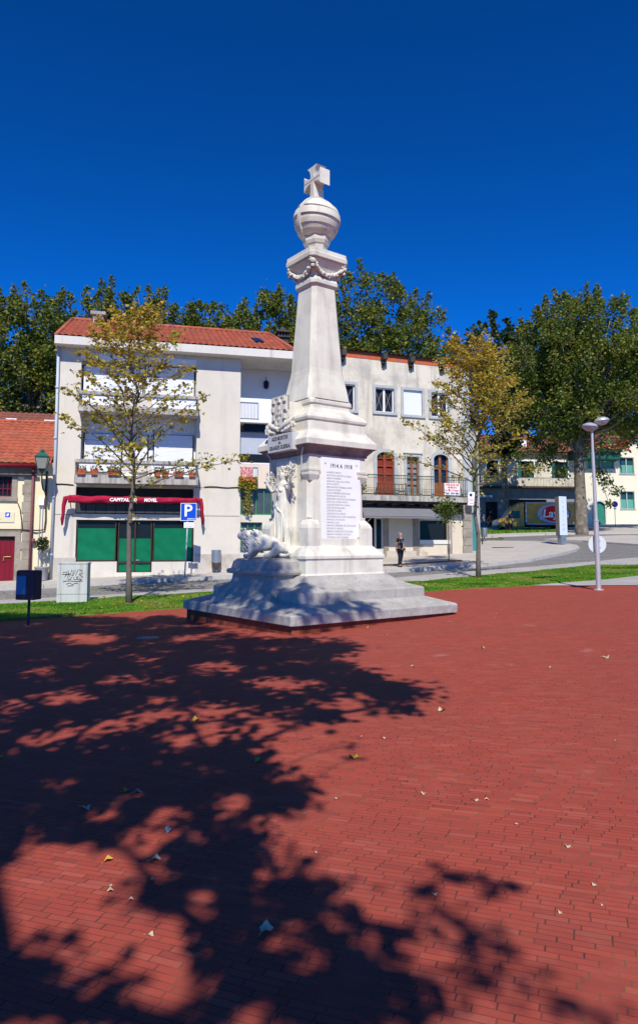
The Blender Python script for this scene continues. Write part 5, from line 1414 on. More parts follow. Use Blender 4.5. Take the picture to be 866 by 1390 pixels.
mb.tube([(ba, off + .04, zrt), (bb_, off + .04, zrt)], .022, 6).tube([(ba, off + .04, zf1 + .06), (bb_, off + .04, zf1 + .06)], .014, 6).tube([(ba, off + .04, zrt - .14), (bb_, off + .04, zrt - .14)], .012, 6).tube([(ba, off + .04, zf1 + .36), (bb_, off + .04, zf1 + .36)], .010, 6)
mb.build('railing', IRON, bal)
# things kept on the balcony
r_ = B.rect(510, 655, 552, 672, -.4); tb = thing('rust_drying_frame', B.O + B.X * (r_[0] + r_[1]) / 2 - B.Y * .4 + Vector((0, 0, zf1)), B.th, 'rusty folding frame leaning behind the iron balcony railing', 'frame')
m2 = MB(); w_ = (r_[1] - r_[0]) / 2
for k in range(9): m2.tube([(-w_ + w_ * 2 * k / 8, 0, .1), (-w_ * .9 + w_ * 1.9 * k / 8, .1, .62)], .012, 5)
m2.tube([(-w_, 0, .1), (w_, 0, .1)], .02, 6).tube([(-w_ * .9, .1, .62), (w_, .1, .62)], .02, 6).tube([(-w_, 0, 0), (-w_ * .8, .1, .7)], .02, 6).tube([(w_, 0, 0), (w_, .1, .7)], .02, 6); m2.build('bars', RUST, tb)
p = B.O + B.X * B.sx(489, 655, -.5) - B.Y * .5 + Vector((0, 0, zf1)); root = thing('potted_plant', p, 0, 'leafy green potted plant at the end of the iron balcony beside the monument', 'plant')
MB().lathe([(.1, 0), (.14, .22), (.15, .24), (.12, .24)], 12).build('pot', TERRA, root, True); leaves('foliage', RNG.normal(size=(170, 3)) * np.array([.16, .12, .2]) + np.array([0, 0, .5]), .11, LEAF_G, root)
# for sale banner
r_ = B.rect(603, 656, 624, 672, off - .03)
bn = MB().box(r_[0], r_[1], off - .035, off - .02, r_[2], r_[3]).build('for_sale_banner', WHITEP, None); bn.location = B.O; bn.rotation_euler = (0, 0, B.th)
tag(bn, 'white for-sale banner with red lettering tied to the iron balcony railing', 'banner')
xm_ = (r_[0] + r_[1]) / 2; hh_ = r_[3] - r_[2]; ww_ = r_[1] - r_[0]
for s__, f, sz, w_, mm in (('VENDE-SE', .84, .17, .88, REDP), ('PRÉDIO', .62, .11, .6, REDP), ('914177001', .36, .15, .92, REDP), ('962 758 885', .13, .12, .9, mat('dark_blue_ink', (.03, .04, .12), .6, .03))):
    text(s__, sz, mm, bn, facing(xm_, off - .037, r_[2] + hh_ * f), 'lettering', ext=.003, width=ww_ * w_, offset=.004)
# street level: timber lintel, grey awning, stone piers
MB().box(bx_l, B.sx(628, 690), -.06, .05, B.hz(560, 697), zf0 - .26).build('shop_lintel', DARKW, bB)
pier = MB()
for p0, p1 in ((520.5, 527), (560, 568), (606, 613)):
    a, b_ = B.sx(p0, 730), B.sx(p1, 730); pier.box(a, b_, -.05, .05, -1.4, B.hz(560, 699))
pier.build('stone_pier', BSTONE, bB, bevel=.01)
MB().box(B.sx(527, 730), B.sx(560, 730), -.02, .05, -1.4, B.hz(545, 699)).build('plaster_panel', BARE, bB)
MB().box(B.sx(522, 730), B.sx(562, 730), -.22, .05, -1.4, B.hz(540, 748, -.2)).build('stone_bench_base', mat('pale_stone_base', (.48, .43, .35), .9, .15), bB, bevel=.01)
MB().box(B.sx(612, 730), B.sx(627, 730), -.02, .05, -1.4, B.hz(620, 699)).build('cream_pier', BARE, bB)
mb = MB(); a, b_ = B.sx(627.5, 700), bx_r; z = -1.2; i = 0
while z < B.hz(632, 682): mb.box(a - .03 * (i % 2), b_ + .01, -.07 - .005 * (i % 3), .1, z + .006, z + .42); z += .43; i += 1
mb.build('corner_blocks', BSTONE, bB, bevel=.008)
MB().box(B.sx(626, 560), bx_r + .012, -.05, .1, B.hz(632, 681), zW).build('corner_strip', BGREY, bB)
MB().box(bigw[0] - .05, bigw[1] + .05, -.08, .1, B.hz(589, 738.5), bigw[2]).build('window_sill', mat('pale_sill', (.62, .60, .55), .7, .05), bB)
MB().box(bigw[0] - .02, bigw[1], -.03, .03, -1.4, B.hz(589, 739)).build('sill_wall', BARE, bB)
gw = MB().box(bigw[0], bigw[1], .14, .16, bigw[2], bigw[3]).build('shop_window', DARKG, bB)
MB().box(bigw[0], bigw[1], .08, .14, bigw[3] - .05, bigw[3]).box(bigw[0], bigw[0] + .05, .08, .14, bigw[2], bigw[3]).box(bigw[1] - .05, bigw[1], .08, .14, bigw[2], bigw[3]).build('frame', FRAME, gw)
r_ = B.rect(570, 699.5, 608, 705.5); mb = MB().box(r_[0], r_[1], -.015, .02, r_[2], r_[3])
mb.build('transom_panel', mat('cream_transom', (.62, .52, .32), .6, .08), bB)
r_ = shopd; MB().box(shopd[0] - .1, shopdoor[0], .5, .55, -1.2, shopd[3]).build('entrance_recess', DARK, bB)
t = .09; r_ = shopdoor; dd = MB().box(r_[0], r_[0] + t, .05, .12, -1.2, r_[3]).box(r_[1] - t, r_[1], .05, .12, -1.2, r_[3]).box(r_[0], r_[1], .055, .115, r_[3] - t, r_[3]).box(r_[0], r_[1], .055, .115, -1.2, B.hz(514, 745)); dd_ = dd.build('shop_door', mat('grey_white_door', (.55, .55, .54), .5, .04), bB)
MB().box(r_[0] + t, r_[1] - t, .08, .1, B.hz(514, 745), r_[3] - t).build('pane', DARKG, dd_)
# awning
zA0 = B.hz(550, 685, -.1); zA1 = B.hz(550, 700, -1.3); a0, a1 = B.sx(489, 686, -.1), B.sx(577.5, 686, -.1); c0_, c1_ = B.sx(494, 700, -1.3), B.sx(596, 700, -1.3)
aw = MB().quad((a0, -.1, zA0), (a1, -.1, zA0), (c1_, -1.3, zA1), (c0_, -1.3, zA1)).quad((c0_, -1.3, zA1), (c1_, -1.3, zA1), (c1_, -1.31, zA1 - .13), (c0_, -1.31, zA1 - .13))
aw.add([(a1, -.1, zA0), (c1_, -1.3, zA1), (c1_ - .1, -.1, zA1)], [(0, 1, 2)])
awo = aw.build('grey_awning', AWNG, None); awo.location = B.O; awo.rotation_euler = (0, 0, B.th); tag(awo, 'sloping grey canvas awning over the shop entrance beneath the iron balcony', 'awning')
MB().tube([(c0_, -1.3, zA1 - .02), (c1_, -1.3, zA1 - .02)], .025, 6).tube([(c0_ + .5, -1.28, zA1 - .03), (c0_ + .5, -.06, zA1 - .5)], .02, 6).tube([(c1_ - .7, -1.28, zA1 - .03), (c1_ - .7, -.06, zA1 - .4)], .02, 6).build('awning_arm', STEEL, awo)
# projecting sign
off2 = -.5; r_ = B.rect(635, 668, 645.5, 686, off2)
sg = MB().box(r_[0], r_[1], off2, off2 + .2, r_[2], r_[3]).build('projecting_sign', WHITEP, None, bevel=.01); sg.location = B.O; sg.rotation_euler = (0, 0, B.th)
tag(sg, 'white box sign projecting from the wall just right of the iron balcony', 'sign')
xm_ = (r_[0] + r_[1]) / 2 - .04; hh_ = r_[3] - r_[2]
MB().ball((xm_ - .02, off2 - .0, r_[3] - hh_ * .22), .085, 0, 8, (1, .08, 1)).build('round_emblem', BLACKC, sg)
for s__, f, mm in (('RESTAURANTE', .47, REDP), ('ADEGA', .36, REDP), ('SNACK', .14, DARK)): text(s__, .06, mm, sg, facing(xm_, off2 - .003, r_[2] + hh_ * f), 'lettering', ext=.003, width=.25)
MB().tube([(r_[0] + .05, off2 + .1, r_[3] - .1), (r_[0] - .1, -.0, r_[3] - .1)], .02, 6).tube([(r_[1] - .1, off2 + .1, r_[2]), (r_[1] - .1, off2 + .1, r_[2] - .1)], .015, 6).build('sign_bracket', STEEL, sg)
# narrow teal-fronted building next door
nb = thing('narrow_building', B.O, B.th, 'narrow grey building with a teal door squeezed against the end of the old cream building', 'building')
n0, n1 = bx_r + .02, B.sx(651, 700, 1)
nz1 = B.hz(645, 585, 1); dr2 = (B.sx(641, 730, 1), B.sx(647.5, 730, 1), -.6, B.hz(645, 696, 1)); wn2 = (B.sx(640.5, 640, 1), B.sx(648, 640, 1), B.hz(645, 668, 1), B.hz(645, 622, 1))
mb = MB(); wall_holes(mb, n0, n1, -1.5, nz1, [dr2, wn2], 1, .2); mb.quad((n1, 1, -1.5), (n1, 9, -1.5), (n1, 9, nz1), (n1, 1, nz1)); mb.quad((n0, 1, nz1), (n1, 1, nz1), (n1, 9, nz1), (n0, 9, nz1)); mb.build('wall', mat('grey_house_render', (.36, .36, .35), .85, .12), nb)
MB().box(dr2[0], dr2[1], 1.1, 1.15, dr2[2], dr2[3]).build('door', TEAL, nb); MB().box(wn2[0], wn2[1], 1.1, 1.15, wn2[2], wn2[3]).build('window', DGREEN, nb)
MB().tube([(n0 + .12, .9, -.8), (n0 + .12, .9, nz1)], .05, 8).build('downpipe', GREYP, nb, True)

# ------------------------------------------------------------------ far buildings on the right
Cf = Frame(74, 9000, 648, 720.5)
bC = thing('far_cream_house', Cf.O, Cf.th, 'long two-storey house in tree shade with a dark balcony, behind the yellow truck', 'house')
RC = Cf.rect
c0_, c1_ = Cf.sx(630, 700), Cf.sx(788.7, 700); cz1 = Cf.hz(700, 612); zbal = Cf.hz(700, 662)
wins = [RC(660, 625, 676, 647), RC(702, 626, 724, 648), RC(748, 627, 770, 649)]; drs = [(Cf.sx(659, 700), Cf.sx(676, 700), -1, Cf.hz(667, 681)), (Cf.sx(690, 700), Cf.sx(742, 700), -1, Cf.hz(716, 678))]
mb = MB(); wall_holes(mb, c0_, c1_, zbal, cz1, wins, 0, .3); mb.quad((c0_, 0, -2), (c0_, 9, -2), (c0_, 9, cz1), (c0_, 0, cz1)); mb.quad((c1_, 0, -2), (c1_, 9, -2), (c1_, 9, cz1), (c1_, 0, cz1)); mb.build('wall', RENDER_B, bC)
mb = MB(); wall_holes(mb, c0_, c1_, -2, zbal, drs, 0, .5); mb.build('ground_floor_wall', mat('dark_grey_render', (.23, .225, .22), .85, .15, 1, .2, 20, stain=((.1, .1, .1), .7, .5, .7, .6)), bC)
for i, r_ in enumerate(wins):
    w_ = MB().box(r_[0], r_[1], .25, .28, r_[2], r_[3]).build('window', DARKG, bC)
    fm = MB(); t = .1; fm.box(r_[0] - t, r_[0], -.05, .1, r_[2] - t, r_[3] + t).box(r_[1], r_[1] + t, -.05, .1, r_[2] - t, r_[3] + t).box(r_[0], r_[1], -.05, .1, r_[3], r_[3] + t); fm.build('frame', WHITEP, w_)
    mm = DGREEN; xq = (r_[1] - r_[0]) * .25
    MB().box(r_[0], r_[0] + xq, .12, .16, r_[2], r_[3]).box(r_[1] - xq, r_[1], .12, .16, r_[2], r_[3]).build('shutter', mm, w_)
for r_ in drs: MB().box(r_[0], r_[1], .45, .5, r_[2], r_[3]).build('door', DARK, bC)
bo = MB().box(c0_ + 1, c1_, -1.1, -.001, zbal - .1, zbal + .1).build('balcony', DARKW, bC)
mb = MB(); z1_ = zbal + 1.0
for i in range(74): xx = c0_ + 1.05 + (c1_ - c0_ - 1.1) * i / 73; mb.box(xx - .012, xx + .012, -1.07, -1.045, zbal + .1, z1_)
mb.box(c0_ + 1, c1_, -1.09, -1.03, z1_, z1_ + .05); mb.build('railing', IRON, bo)
rz0 = Cf.hz(700, 613, -.6)
mb = MB(); tiles(mb, c0_ - .3, c1_ + .3, -.6, rz0, 5.5, Cf.hz(700, 591, 5.5), pitch=.4, rows=10); mb.quad((c0_, 5.5, Cf.hz(700, 591, 5.5)), (c1_, 5.5, Cf.hz(700, 591, 5.5)), (c1_, 10, rz0), (c0_, 10, rz0)); mb.build('roof', TILEO, bC)
MB().box(c0_ - .2, c1_ + .2, -.5, .2, rz0 - .25, rz0 - .02).build('eave', DARKW, bC)
MB().box(Cf.sx(710, 605, -.4), Cf.sx(722, 605, -.4), 1.2, 2.2, rz0 + .3, Cf.hz(716, 597, 1)).build('dormer', WHITEP, bC)
r_ = (Cf.sx(640, 673, -1.5), Cf.sx(668, 673, -1.5), Cf.hz(655, 675, -1.5), Cf.hz(655, 672.5, -1.5)); MB().box(r_[0], r_[1], -1.6, 0, r_[2], r_[3]).build('door_canopy', mat('pale_blue_canopy', (.35, .48, .52), .5, .05), bC)

Df = Frame(74, 9000, 791, 720.5)
bD = thing('cream_house', Df.O, Df.th, 'pale cream house with green shuttered windows and an arched green door at the far right', 'house')
RD = Df.rect
d0, d1 = Df.sx(789, 700), Df.sx(960, 700); dz1 = Df.hz(850, 596)
wn = [RD(841, 621.5, 859, 643), RD(842, 667.5, 860, 690.5), RD(886, 621.5, 904, 643), RD(887, 667.5, 905, 690.5)]
dor = (Df.sx(806, 700), Df.sx(821, 700), -1, Df.hz(813, 680.5)); wpn = RD(797, 614, 832, 636)
mb = MB(); wall_holes(mb, d0, d1, -2, dz1, wn + [dor, wpn], 0, .3); mb.quad((d0, 0, -2), (d0, 10, -2), (d0, 10, dz1), (d0, 0, dz1)); mb.quad((d1, 0, -2), (d1, 10, -2), (d1, 10, dz1), (d1, 0, dz1)); mb.build('wall', mat('pale_cream_paint', (.70, .655, .51), .85, .03, 1, .1, 40), bD)
for r_ in wn + [wpn]:
    t = .1; xm_ = (r_[0] + r_[1]) / 2
    w_ = MB().box(r_[0] - t, r_[0], -.03, .12, r_[2] - t, r_[3] + t).box(r_[1], r_[1] + t, -.03, .12, r_[2] - t, r_[3] + t).box(r_[0], r_[1], -.03, .12, r_[3], r_[3] + t).box(r_[0] - t * 1.5, r_[1] + t * 1.5, -.1, .12, r_[2] - t, r_[2]).box(xm_ - .05, xm_ + .05, .1, .2, r_[2], r_[3]).build('window', BGREY, bD)
    MB().box(r_[0], r_[1], .26, .29, r_[2], r_[3]).build('pane', glass_mat('teal_glass', (.02, .07, .08)), w_)
    MB().box(r_[0], xm_ - .06, .19, .22, r_[2], r_[2] + (r_[3] - r_[2]) * .55).box(xm_ + .06, r_[1], .19, .22, r_[2], r_[2] + (r_[3] - r_[2]) * .55).build('inner_shutter', mat('sea_green_paint', (.10, .33, .26), .6, .06), w_)
xm_ = (dor[0] + dor[1]) / 2; hw_ = (dor[1] - dor[0]) / 2; zs = dor[3] - hw_
sur = MB()
for k in range(12):
    a0_, a1_ = math.pi * k / 12, math.pi * (k + 1) / 12
    sur.prism([(xm_ + (hw_ + .2) * math.cos(a0_), zs + (hw_ + .2) * math.sin(a0_)), (xm_ + (hw_ + .2) * math.cos(a1_), zs + (hw_ + .2) * math.sin(a1_)), (xm_ + hw_ * math.cos(a1_), zs + hw_ * math.sin(a1_)), (xm_ + hw_ * math.cos(a0_), zs + hw_ * math.sin(a0_))], -.05, .05)
    p, q = (xm_ + hw_ * math.cos(a0_), zs + hw_ * math.sin(a0_)), (xm_ + hw_ * math.cos(a1_), zs + hw_ * math.sin(a1_)); sur.add([(p[0], .01, p[1]), (q[0], .01, q[1]), (q[0], .01, dor[3] + .02), (p[0], .01, dor[3] + .02)], [(0, 1, 2, 3)])
sur.box(dor[0] - .2, dor[0], -.05, .05, -1, zs).box(dor[1], dor[1] + .2, -.05, .05, -1, zs); s__ = sur.build('arch_surround', mat('pale_arch_stone', (.6, .58, .5), .85, .06), bD)
MB().box(dor[0], dor[1], .2, .25, -1, dor[3]).box(xm_ - .02, xm_ + .02, .17, .2, -1, dor[3]).build('door', mat('arch_door_green', (.03, .20, .14), .5, .1), s__)
rz0 = dz1
mb = MB(); tiles(mb, d0 - .4, d1 + .4, -.6, rz0, 5.5, rz0 + 2.2, pitch=.4, rows=8); mb.quad((d0, 5.5, rz0 + 2.2), (d1, 5.5, rz0 + 2.2), (d1, 10, rz0), (d0, 10, rz0)); mb.build('roof', TILEO, bD)
r_ = RD(778, 611, 842, 624, -1.3)
bo = MB().box(r_[0], r_[1], -1.3, 0, r_[2], r_[2] + .15).box(r_[0], r_[1], -1.3, -1.22, r_[2], r_[3] + .1).box(r_[0], r_[0] + .08, -1.2, 0, r_[2], r_[3]).build('balcony', DGREEN, bD)
fx = thing('geranium_box', Df.O + Df.X * r_[0] - Df.Y * 1.45 + Vector((0, 0, r_[3])), Df.th, 'long box of red geraniums along the green balcony of the cream house', 'flower box')
wd = r_[1] - r_[0]; n = 1500
MB().box(0, wd, -.15, .15, -.2, .15).build('planter', DGREEN, fx)
C = np.stack([RNG.uniform(-.3, wd + .8, n), RNG.normal(-.15, .2, n), RNG.normal(.45, .33, n)], 1); leaves('foliage', C, .2, LEAF_BIG, fx)
C = np.stack([RNG.uniform(-.3, wd + .8, 330), RNG.normal(-.35, .18, 330), RNG.normal(.6, .38, 330)], 1); leaves('blossom', C, .24, FLOWR, fx)

# ------------------------------------------------------------------ yellow truck
def truck():
    Y = 61.5; g0 = P(676, 719, Y); 
    x0, x1 = P(676, 719, Y).x, P(782, 719, Y).x; g = Vector(((x0 + x1) / 2, Y, 0)); g.z = H(g.x, g.y) + .12
    root = thing('delivery_truck', g, 0, 'yellow delivery truck with a large round logo parked under the great plane tree', 'truck')
    YEL = mat('yellow_truck_paint', (.40, .22, .010), .35, .06, 1, 0, spec=.5); GR = mat('grey_truck_trim', (.35, .37, .40), .5, .05)
    cb0 = P(713, 700, Y).x - g.x; cb1 = x1 - g.x; top = P(713, 682, Y).z - g.z; bt = P(713, 714.5, Y).z - g.z
    if bt < .55: bt = .55
    w = 2.1
    box = MB().box(cb0, cb1, 0, w, bt, top).build('cargo_box', YEL, root, bevel=.02)
    tr = MB(); t = .1
    for a in ((cb0 - .01, cb1, top - t, top + .02), (cb0 - .01, cb1, bt - .02, bt + t), (cb0 - .02, cb0 + t, bt, top)): tr.box(a[0], a[1], -.03, .03, a[2], a[3])
    tr.box(cb0 - .02, cb1, 0, w, top + .003, top + .04); tr.build('box_trim', GR, box)
    c0 = x0 - g.x; hcab = P(700, 688, Y).z - g.z
    prof_ = [(c0, .35), (c0 - .03, .75), (c0 + .10, 1.0), (c0 + .75, 1.18), (c0 + 1.25, 1.9 * hcab / 2.1), (c0 + 1.55, hcab + .05), (cb0 - .12, hcab + .45), (cb0 - .10, .35)]
    cab = MB().prism(prof_, .05, w - .05).build('cab', YEL, root, bevel=.03)
    wz0, wz1 = 1.12, 1.75 * hcab / 2.1
    MB().prism([(c0 + .95, wz0), (c0 + 1.28, wz1), (c0 + 1.95, wz1), (c0 + 1.95, wz0)], .02, .06).build('side_window', glass_mat('truck_glass', (.03, .06, .09)), cab)
    MB().prism([(c0 + .80, 1.22), (c0 + 1.24, 1.86 * hcab / 2.1), (c0 + 1.26, 1.86 * hcab / 2.1), (c0 + .82, 1.22)], .2, w - .2).build('windscreen', DARKG, cab)
    MB().ball((c0 + .06, .12, .8), .12, 0, 6, (.8, .7, 1)).build('headlight', GR, cab); MB().ball((c0 + .06, w - .12, .8), .12, 0, 6, (.8, .7, 1)).build('headlight', GR, cab)
    MB().box(c0 - .08, c0 + .3, 0.02, w - .02, .3, .52).build('bumper', mat('dark_bumper', (.06, .06, .06), .6, .05), cab, bevel=.02)
    MB().box(c0 + .9, c0 + 1.05, -.16, -.02, 1.15, 1.45).build('mirror', DARK, cab)
    MB().box(c0 + 1.99, c0 + 2.0, .03, .05, .5, 1.8).build('door_seam', DARK, cab)
    MB().box(c0 + 1.3, cb1, .3, w - .3, .35, bt).build('chassis', DARK, root)
    for xx in (c0 + .95, cb1 - 1.3):
        for yy in (.15, w - .15):
            wh = MB().lathe([(.2, -.12), (.33, -.12), (.36, -.08), (.36, .08), (.33, .12), (.2, .12)], 20).xf(Matrix.Translation((xx, yy, .36)) @ Matrix.Rotation(math.pi / 2, 4, 'X')).build('wheel', DARK, root, True, 40)
            MB().lathe([(.02, -.09), (.2, -.10), (.2, .10), (.02, .09)], 16).xf(Matrix.Translation((xx, yy, .36)) @ Matrix.Rotation(math.pi / 2, 4, 'X')).build('rim', STEEL, wh)
    # logo
    lc = P(751, 697.5, Y).x - g.x; lz = P(751, 697.5, Y).z - g.z; lw_ = (P(774.5, 697, Y).x - P(729, 697, Y).x) / 2; lh = (P(751, 684.5, Y).z - P(751, 711.5, Y).z) / 2
    def ell(a, b, y0, y1, m, nm, dx=0, dz=0, par=box):
        return MB().prism([(lc + dx + a * math.cos(2 * math.pi * k / 40), lz + dz + b * math.sin(2 * math.pi * k / 40)) for k in range(40)], y0, y1).build(nm, m, par)
    lg = ell(lw_, lh, -.03, -.01, mat('logo_blue', (.05, .08, .25), .5, .03), 'logo_disc')
    ell(lw_ * .96, lh * .95, -.035, -.031, mat('logo_silver', (.38, .42, .52), .5, .05), 'logo_ring', -.05, .02, lg)
    ell(lw_ * .70, lh * .78, -.04, -.036, REDP, 'logo_red', 0, .03, lg)
    ell(lw_ * .66, lh * .52, -.045, -.041, mat('logo_silver', (.38, .42, .52)), 'logo_banner', .12, -.12, lg) if False else None
    text("Lay's", 1.0, WHITEP, lg, facing(lc, -.05, lz), 'logo_lettering', ext=.006, width=lw_ * 1.35, offset=.02, shear=.15)
truck()

# ------------------------------------------------------------------ street furniture
# tall double lamp
g = G(812, 801); lm = thing('street_lamp', g, 0, 'tall steel street lamp with two saucer heads at the right edge of the plaza', 'street lamp')
ph = P(807.5, 582, g.y).z - g.z; k = .035
MB().lathe([(.14, 0), (.14, .015), (.10, .03)], 20).tube([(0, 0, 0), (0, 0, ph * .42)], .068, 16).tube([(0, 0, ph * .42), (0, 0, ph * .43)], [.075, .075], 16).tube([(0, 0, ph * .43), (-.02, 0, ph * .85)], [.050, .045], 16).tube([(-.02, 0, ph * .85), (-.02, 0, ph + .12)], [.038, .034], 14).build('pole', STEELL, lm, True, 40)
def lhead(cx, cz, r, tilt, nm='lamp_head'):
    M = Matrix.Translation((cx, 0, cz)) @ Matrix.Rotation(tilt, 4, 'Y')
    m_ = MB().lathe([(.01, .11), (r * .4, .10), (r * .8, .06), (r, .01), (r * .98, -.015), (r * .5, -.02)], 28); m_.xf(M)
    h_ = m_.build(nm, STEELL, lm, True, 50)
    m_ = MB().lathe([(r * .93, -.018), (r * .8, -.06), (r * .4, -.12), (.02, -.13)], 24); m_.xf(M); m_.build('diffuser', mat('milky_diffuser', (.45, .45, .45), .25, .05, 2, 0), h_, True)
lhead(P(800, 578, g.y).x - g.x, P(800, 579, g.y).z - g.z, .22, math.radians(6)); lhead(P(816, 570, g.y).x - g.x, P(816, 571, g.y).z - g.z, .21, math.radians(-6))
MB().tube([(-.02, 0, ph + .03), (P(803, 578, g.y).x - g.x, 0, P(800, 580, g.y).z - g.z)], .03, 8).tube([(-.02, 0, ph + .05), (P(814, 572, g.y).x - g.x, 0, P(816, 572, g.y).z - g.z)], .03, 8).build('arm', STEELL, lm, True)
c = P(812, 739, g.y) - g
sd = MB().lathe([(.005, 0), (.25, 0), (.255, .006), (.25, .012), (.005, .012)], 36).xf(Matrix.Translation((0, .10, 0)) @ Matrix.Rotation(math.pi / 2, 4, 'X')).build('road_sign_disc', mat('pale_sign_back', (.55, .62, .64), .5, .04), None, True, 40)
sd.location = g + c; tag(sd, 'round road sign seen from its pale blank back, fixed behind the lamp pole', 'road sign')
MB().box(-.09, .09, .083, .098, .08, .11).box(-.09, .09, .083, .098, -.11, -.08).build('clamp', STEEL, sd)

# plaza litter bin (left)
g = G(37, 849); bn = thing('litter_bin', g, math.radians(-12), 'dark square litter bin with a blue side on a post at the plaza edge', 'litter bin')
zt_, zb_ = P(37, 775, g.y).z - g.z, P(37, 814, g.y).z - g.z; PUR = mat('dark_purple_metal', (.05, .038, .05), .6, .2, 3, .05)
MB().tube([(0, .05, 0), (0, .05, zb_ + .1)], .03, 10).lathe([(.16, 0), (.16, .012)], 16, (0, .05)).build('post', PUR, bn)
MB().box(-.225, .225, -.13, .17, zb_, zt_).build('body', PUR, bn, bevel=.025); MB().box(-.20, .04, -.145, -.131, zb_ + .12, zt_ - .10).build('blue_panel', mat('blue_bin_panel', (.02, .17, .34), .35, .15, 4, 0), bn, bevel=.01)
MB().box(-.21, .21, -.12, .16, zt_ - .001, zt_ + .015).build('lid', PUR, bn)

# utility cabinet with graffiti
g = G(97.5, 820); cb = thing('utility_cabinet', g, math.radians(6), 'white concrete utility cabinet scrawled with black graffiti on the lawn', 'cabinet')
w_ = (P(118, 790, g.y).x - P(77, 790, g.y).x) / 2 * .97; zt_, zm_ = P(97, 764, g.y).z - g.z, P(97, 807, g.y).z - g.z
CAB = mat('pale_cabinet', (.50, .52, .49), .7, .07, 2, .2, 30, streak=((.28, .28, .25), 2.5, .5, .7, .7), stain=((.3, .33, .28), 3, .55, .75, .5))
MB().box(-w_, w_, 0, .38, zm_ + .01, zt_ - .03).build('body', CAB, cb, bevel=.008); MB().box(-w_ - .015, w_ + .015, -.015, .4, zt_ - .03, zt_ + .01).build('lid', CAB, cb, bevel=.006); MB().box(-w_, w_, .002, .38, -.15, zm_ + .0).build('base', CAB, cb, bevel=.006)
gr_ = MB()
hb = zt_ - zm_
strokes = [[(-.62, .50), (-.35, .52), (-.5, .30), (-.25, .48), (-.3, .25)], [(-.68, .42), (-.2, .40)], [(-.3, .60), (-.18, .30), (-.05, .62), (.02, .35), (-.22, .45)], [(.05, .6), (.05, .35), (.2, .62), (.22, .36), (.35, .6)], [(.4, .62), (.62, .58), (.66, .45), (.45, .42), (.7, .28)], [(.1, .30), (.12, .18), (.28, .18), (.3, .32)], [(.36, .32), (.36, .18), (.62, .2), (.5, .1)], [(-.6, .1), (-.2, .13), (.2, .1), (.72, .12)], [(-.4, -.02), (-.15, .04), (.0, -.03), (.3, .03), (.4, -.01)], [(-.3, -.1), (.1, -.08)], [(-.05, .3), (-.1, .2), (-.3, .2)]]
for st_ in strokes: gr_.tube([(x * w_, -.004, zm_ + hb * (z * .72 + .34)) for x, z in st_], .0085, 5)
gr_.build('graffiti', BLACKC, cb)

# parking sign
g = G(251, 787); g.z = H(g.x, g.y) + .1
ps = thing('parking_sign', g, 0, 'blue square parking sign with white P on a thin post by the shop', 'road sign')
tz_ = P(257, 683, g.y).z - g.z; bz_ = P(257, 707, g.y).z - g.z; cxs = P(256.6, 695, g.y).x - g.x; hw_ = (P(267.2, 695, g.y).x - P(245.5, 695, g.y).x) / 2
MB().tube([(0, 0, 0), (cxs * .5, 0, 1.5), (cxs * .8, 0, tz_ - .1)], .028, 10).lathe([(.08, 0), (.08, .01)], 12).build('post', GREYP, ps, True)
pb = MB().box(cxs - hw_, cxs + hw_, -.05, -.035, bz_, tz_).build('sign_panel', BLUEP, ps, bevel=.004)
mb = MB(); b_ = .018
for a in ((cxs - hw_, cxs + hw_, tz_ - b_, tz_), (cxs - hw_, cxs + hw_, bz_, bz_ + b_), (cxs - hw_, cxs - hw_ + b_, bz_ + b_, tz_ - b_), (cxs + hw_ - b_, cxs + hw_, bz_ + b_, tz_ - b_)): mb.box(a[0], a[1], -.053, -.0505, a[2], a[3])
mb.build('sign_border', WHITEP, pb)
text('P', .64, WHITEP, pb, facing(cxs - .02, -.054, (tz_ + bz_) / 2 + .03), 'lettering', ext=.003, offset=.012)
text('RESERVADO', .06, WHITEP, pb, facing(cxs + .11, -.054, bz_ + .07), 'lettering', ext=.003, width=.3, offset=.002)
z1_, z0_ = P(257, 709, g.y).z - g.z, P(257, 716.5, g.y).z - g.z
sp2 = MB().box(cxs - .17, cxs + .21, -.05, -.035, z0_, z1_).build('sub_panel', WHITEP, ps)
for i, s__ in enumerate(('CARGAS E', 'DESCARGAS')): text(s__, .07, ENGR2, sp2, facing(cxs + .02, -.0515, z1_ - .07 - i * .09), 'lettering', ext=.002, width=.28)

# steel bin on the sidewalk
g = G(293.5, 781); g.z = H(g.x, g.y) + .1
sb_ = thing('steel_litter_bin', g, 0, 'round-bottomed brushed steel litter bin on the sidewalk by the shop building', 'litter bin')
zt_ = P(293, 746.5, g.y).z - g.z; zl_ = zt_ - .78; r0 = .19
MB().lathe([(.02, zl_ - .02), (r0 * .55, zl_ + .02), (r0 * .9, zl_ + .12), (r0, zl_ + .26), (r0, zl_ + .28)], 24).build('lower_body', mat('dark_bin_steel', (.12, .09, .08), .4, .1, 4, 0, metal=.6), sb_, True)
MB().lathe([(r0 * 1.02, zl_ + .28), (r0 * 1.02, zt_), (r0 * .9, zt_), (r0 * .9, zl_ + .3)], 28).build('upper_body', STEEL, sb_, True, 40)
MB().tube([(0, .1, 0), (0, .1, zl_ + .15)], .03, 8).build('post', STEEL, sb_)

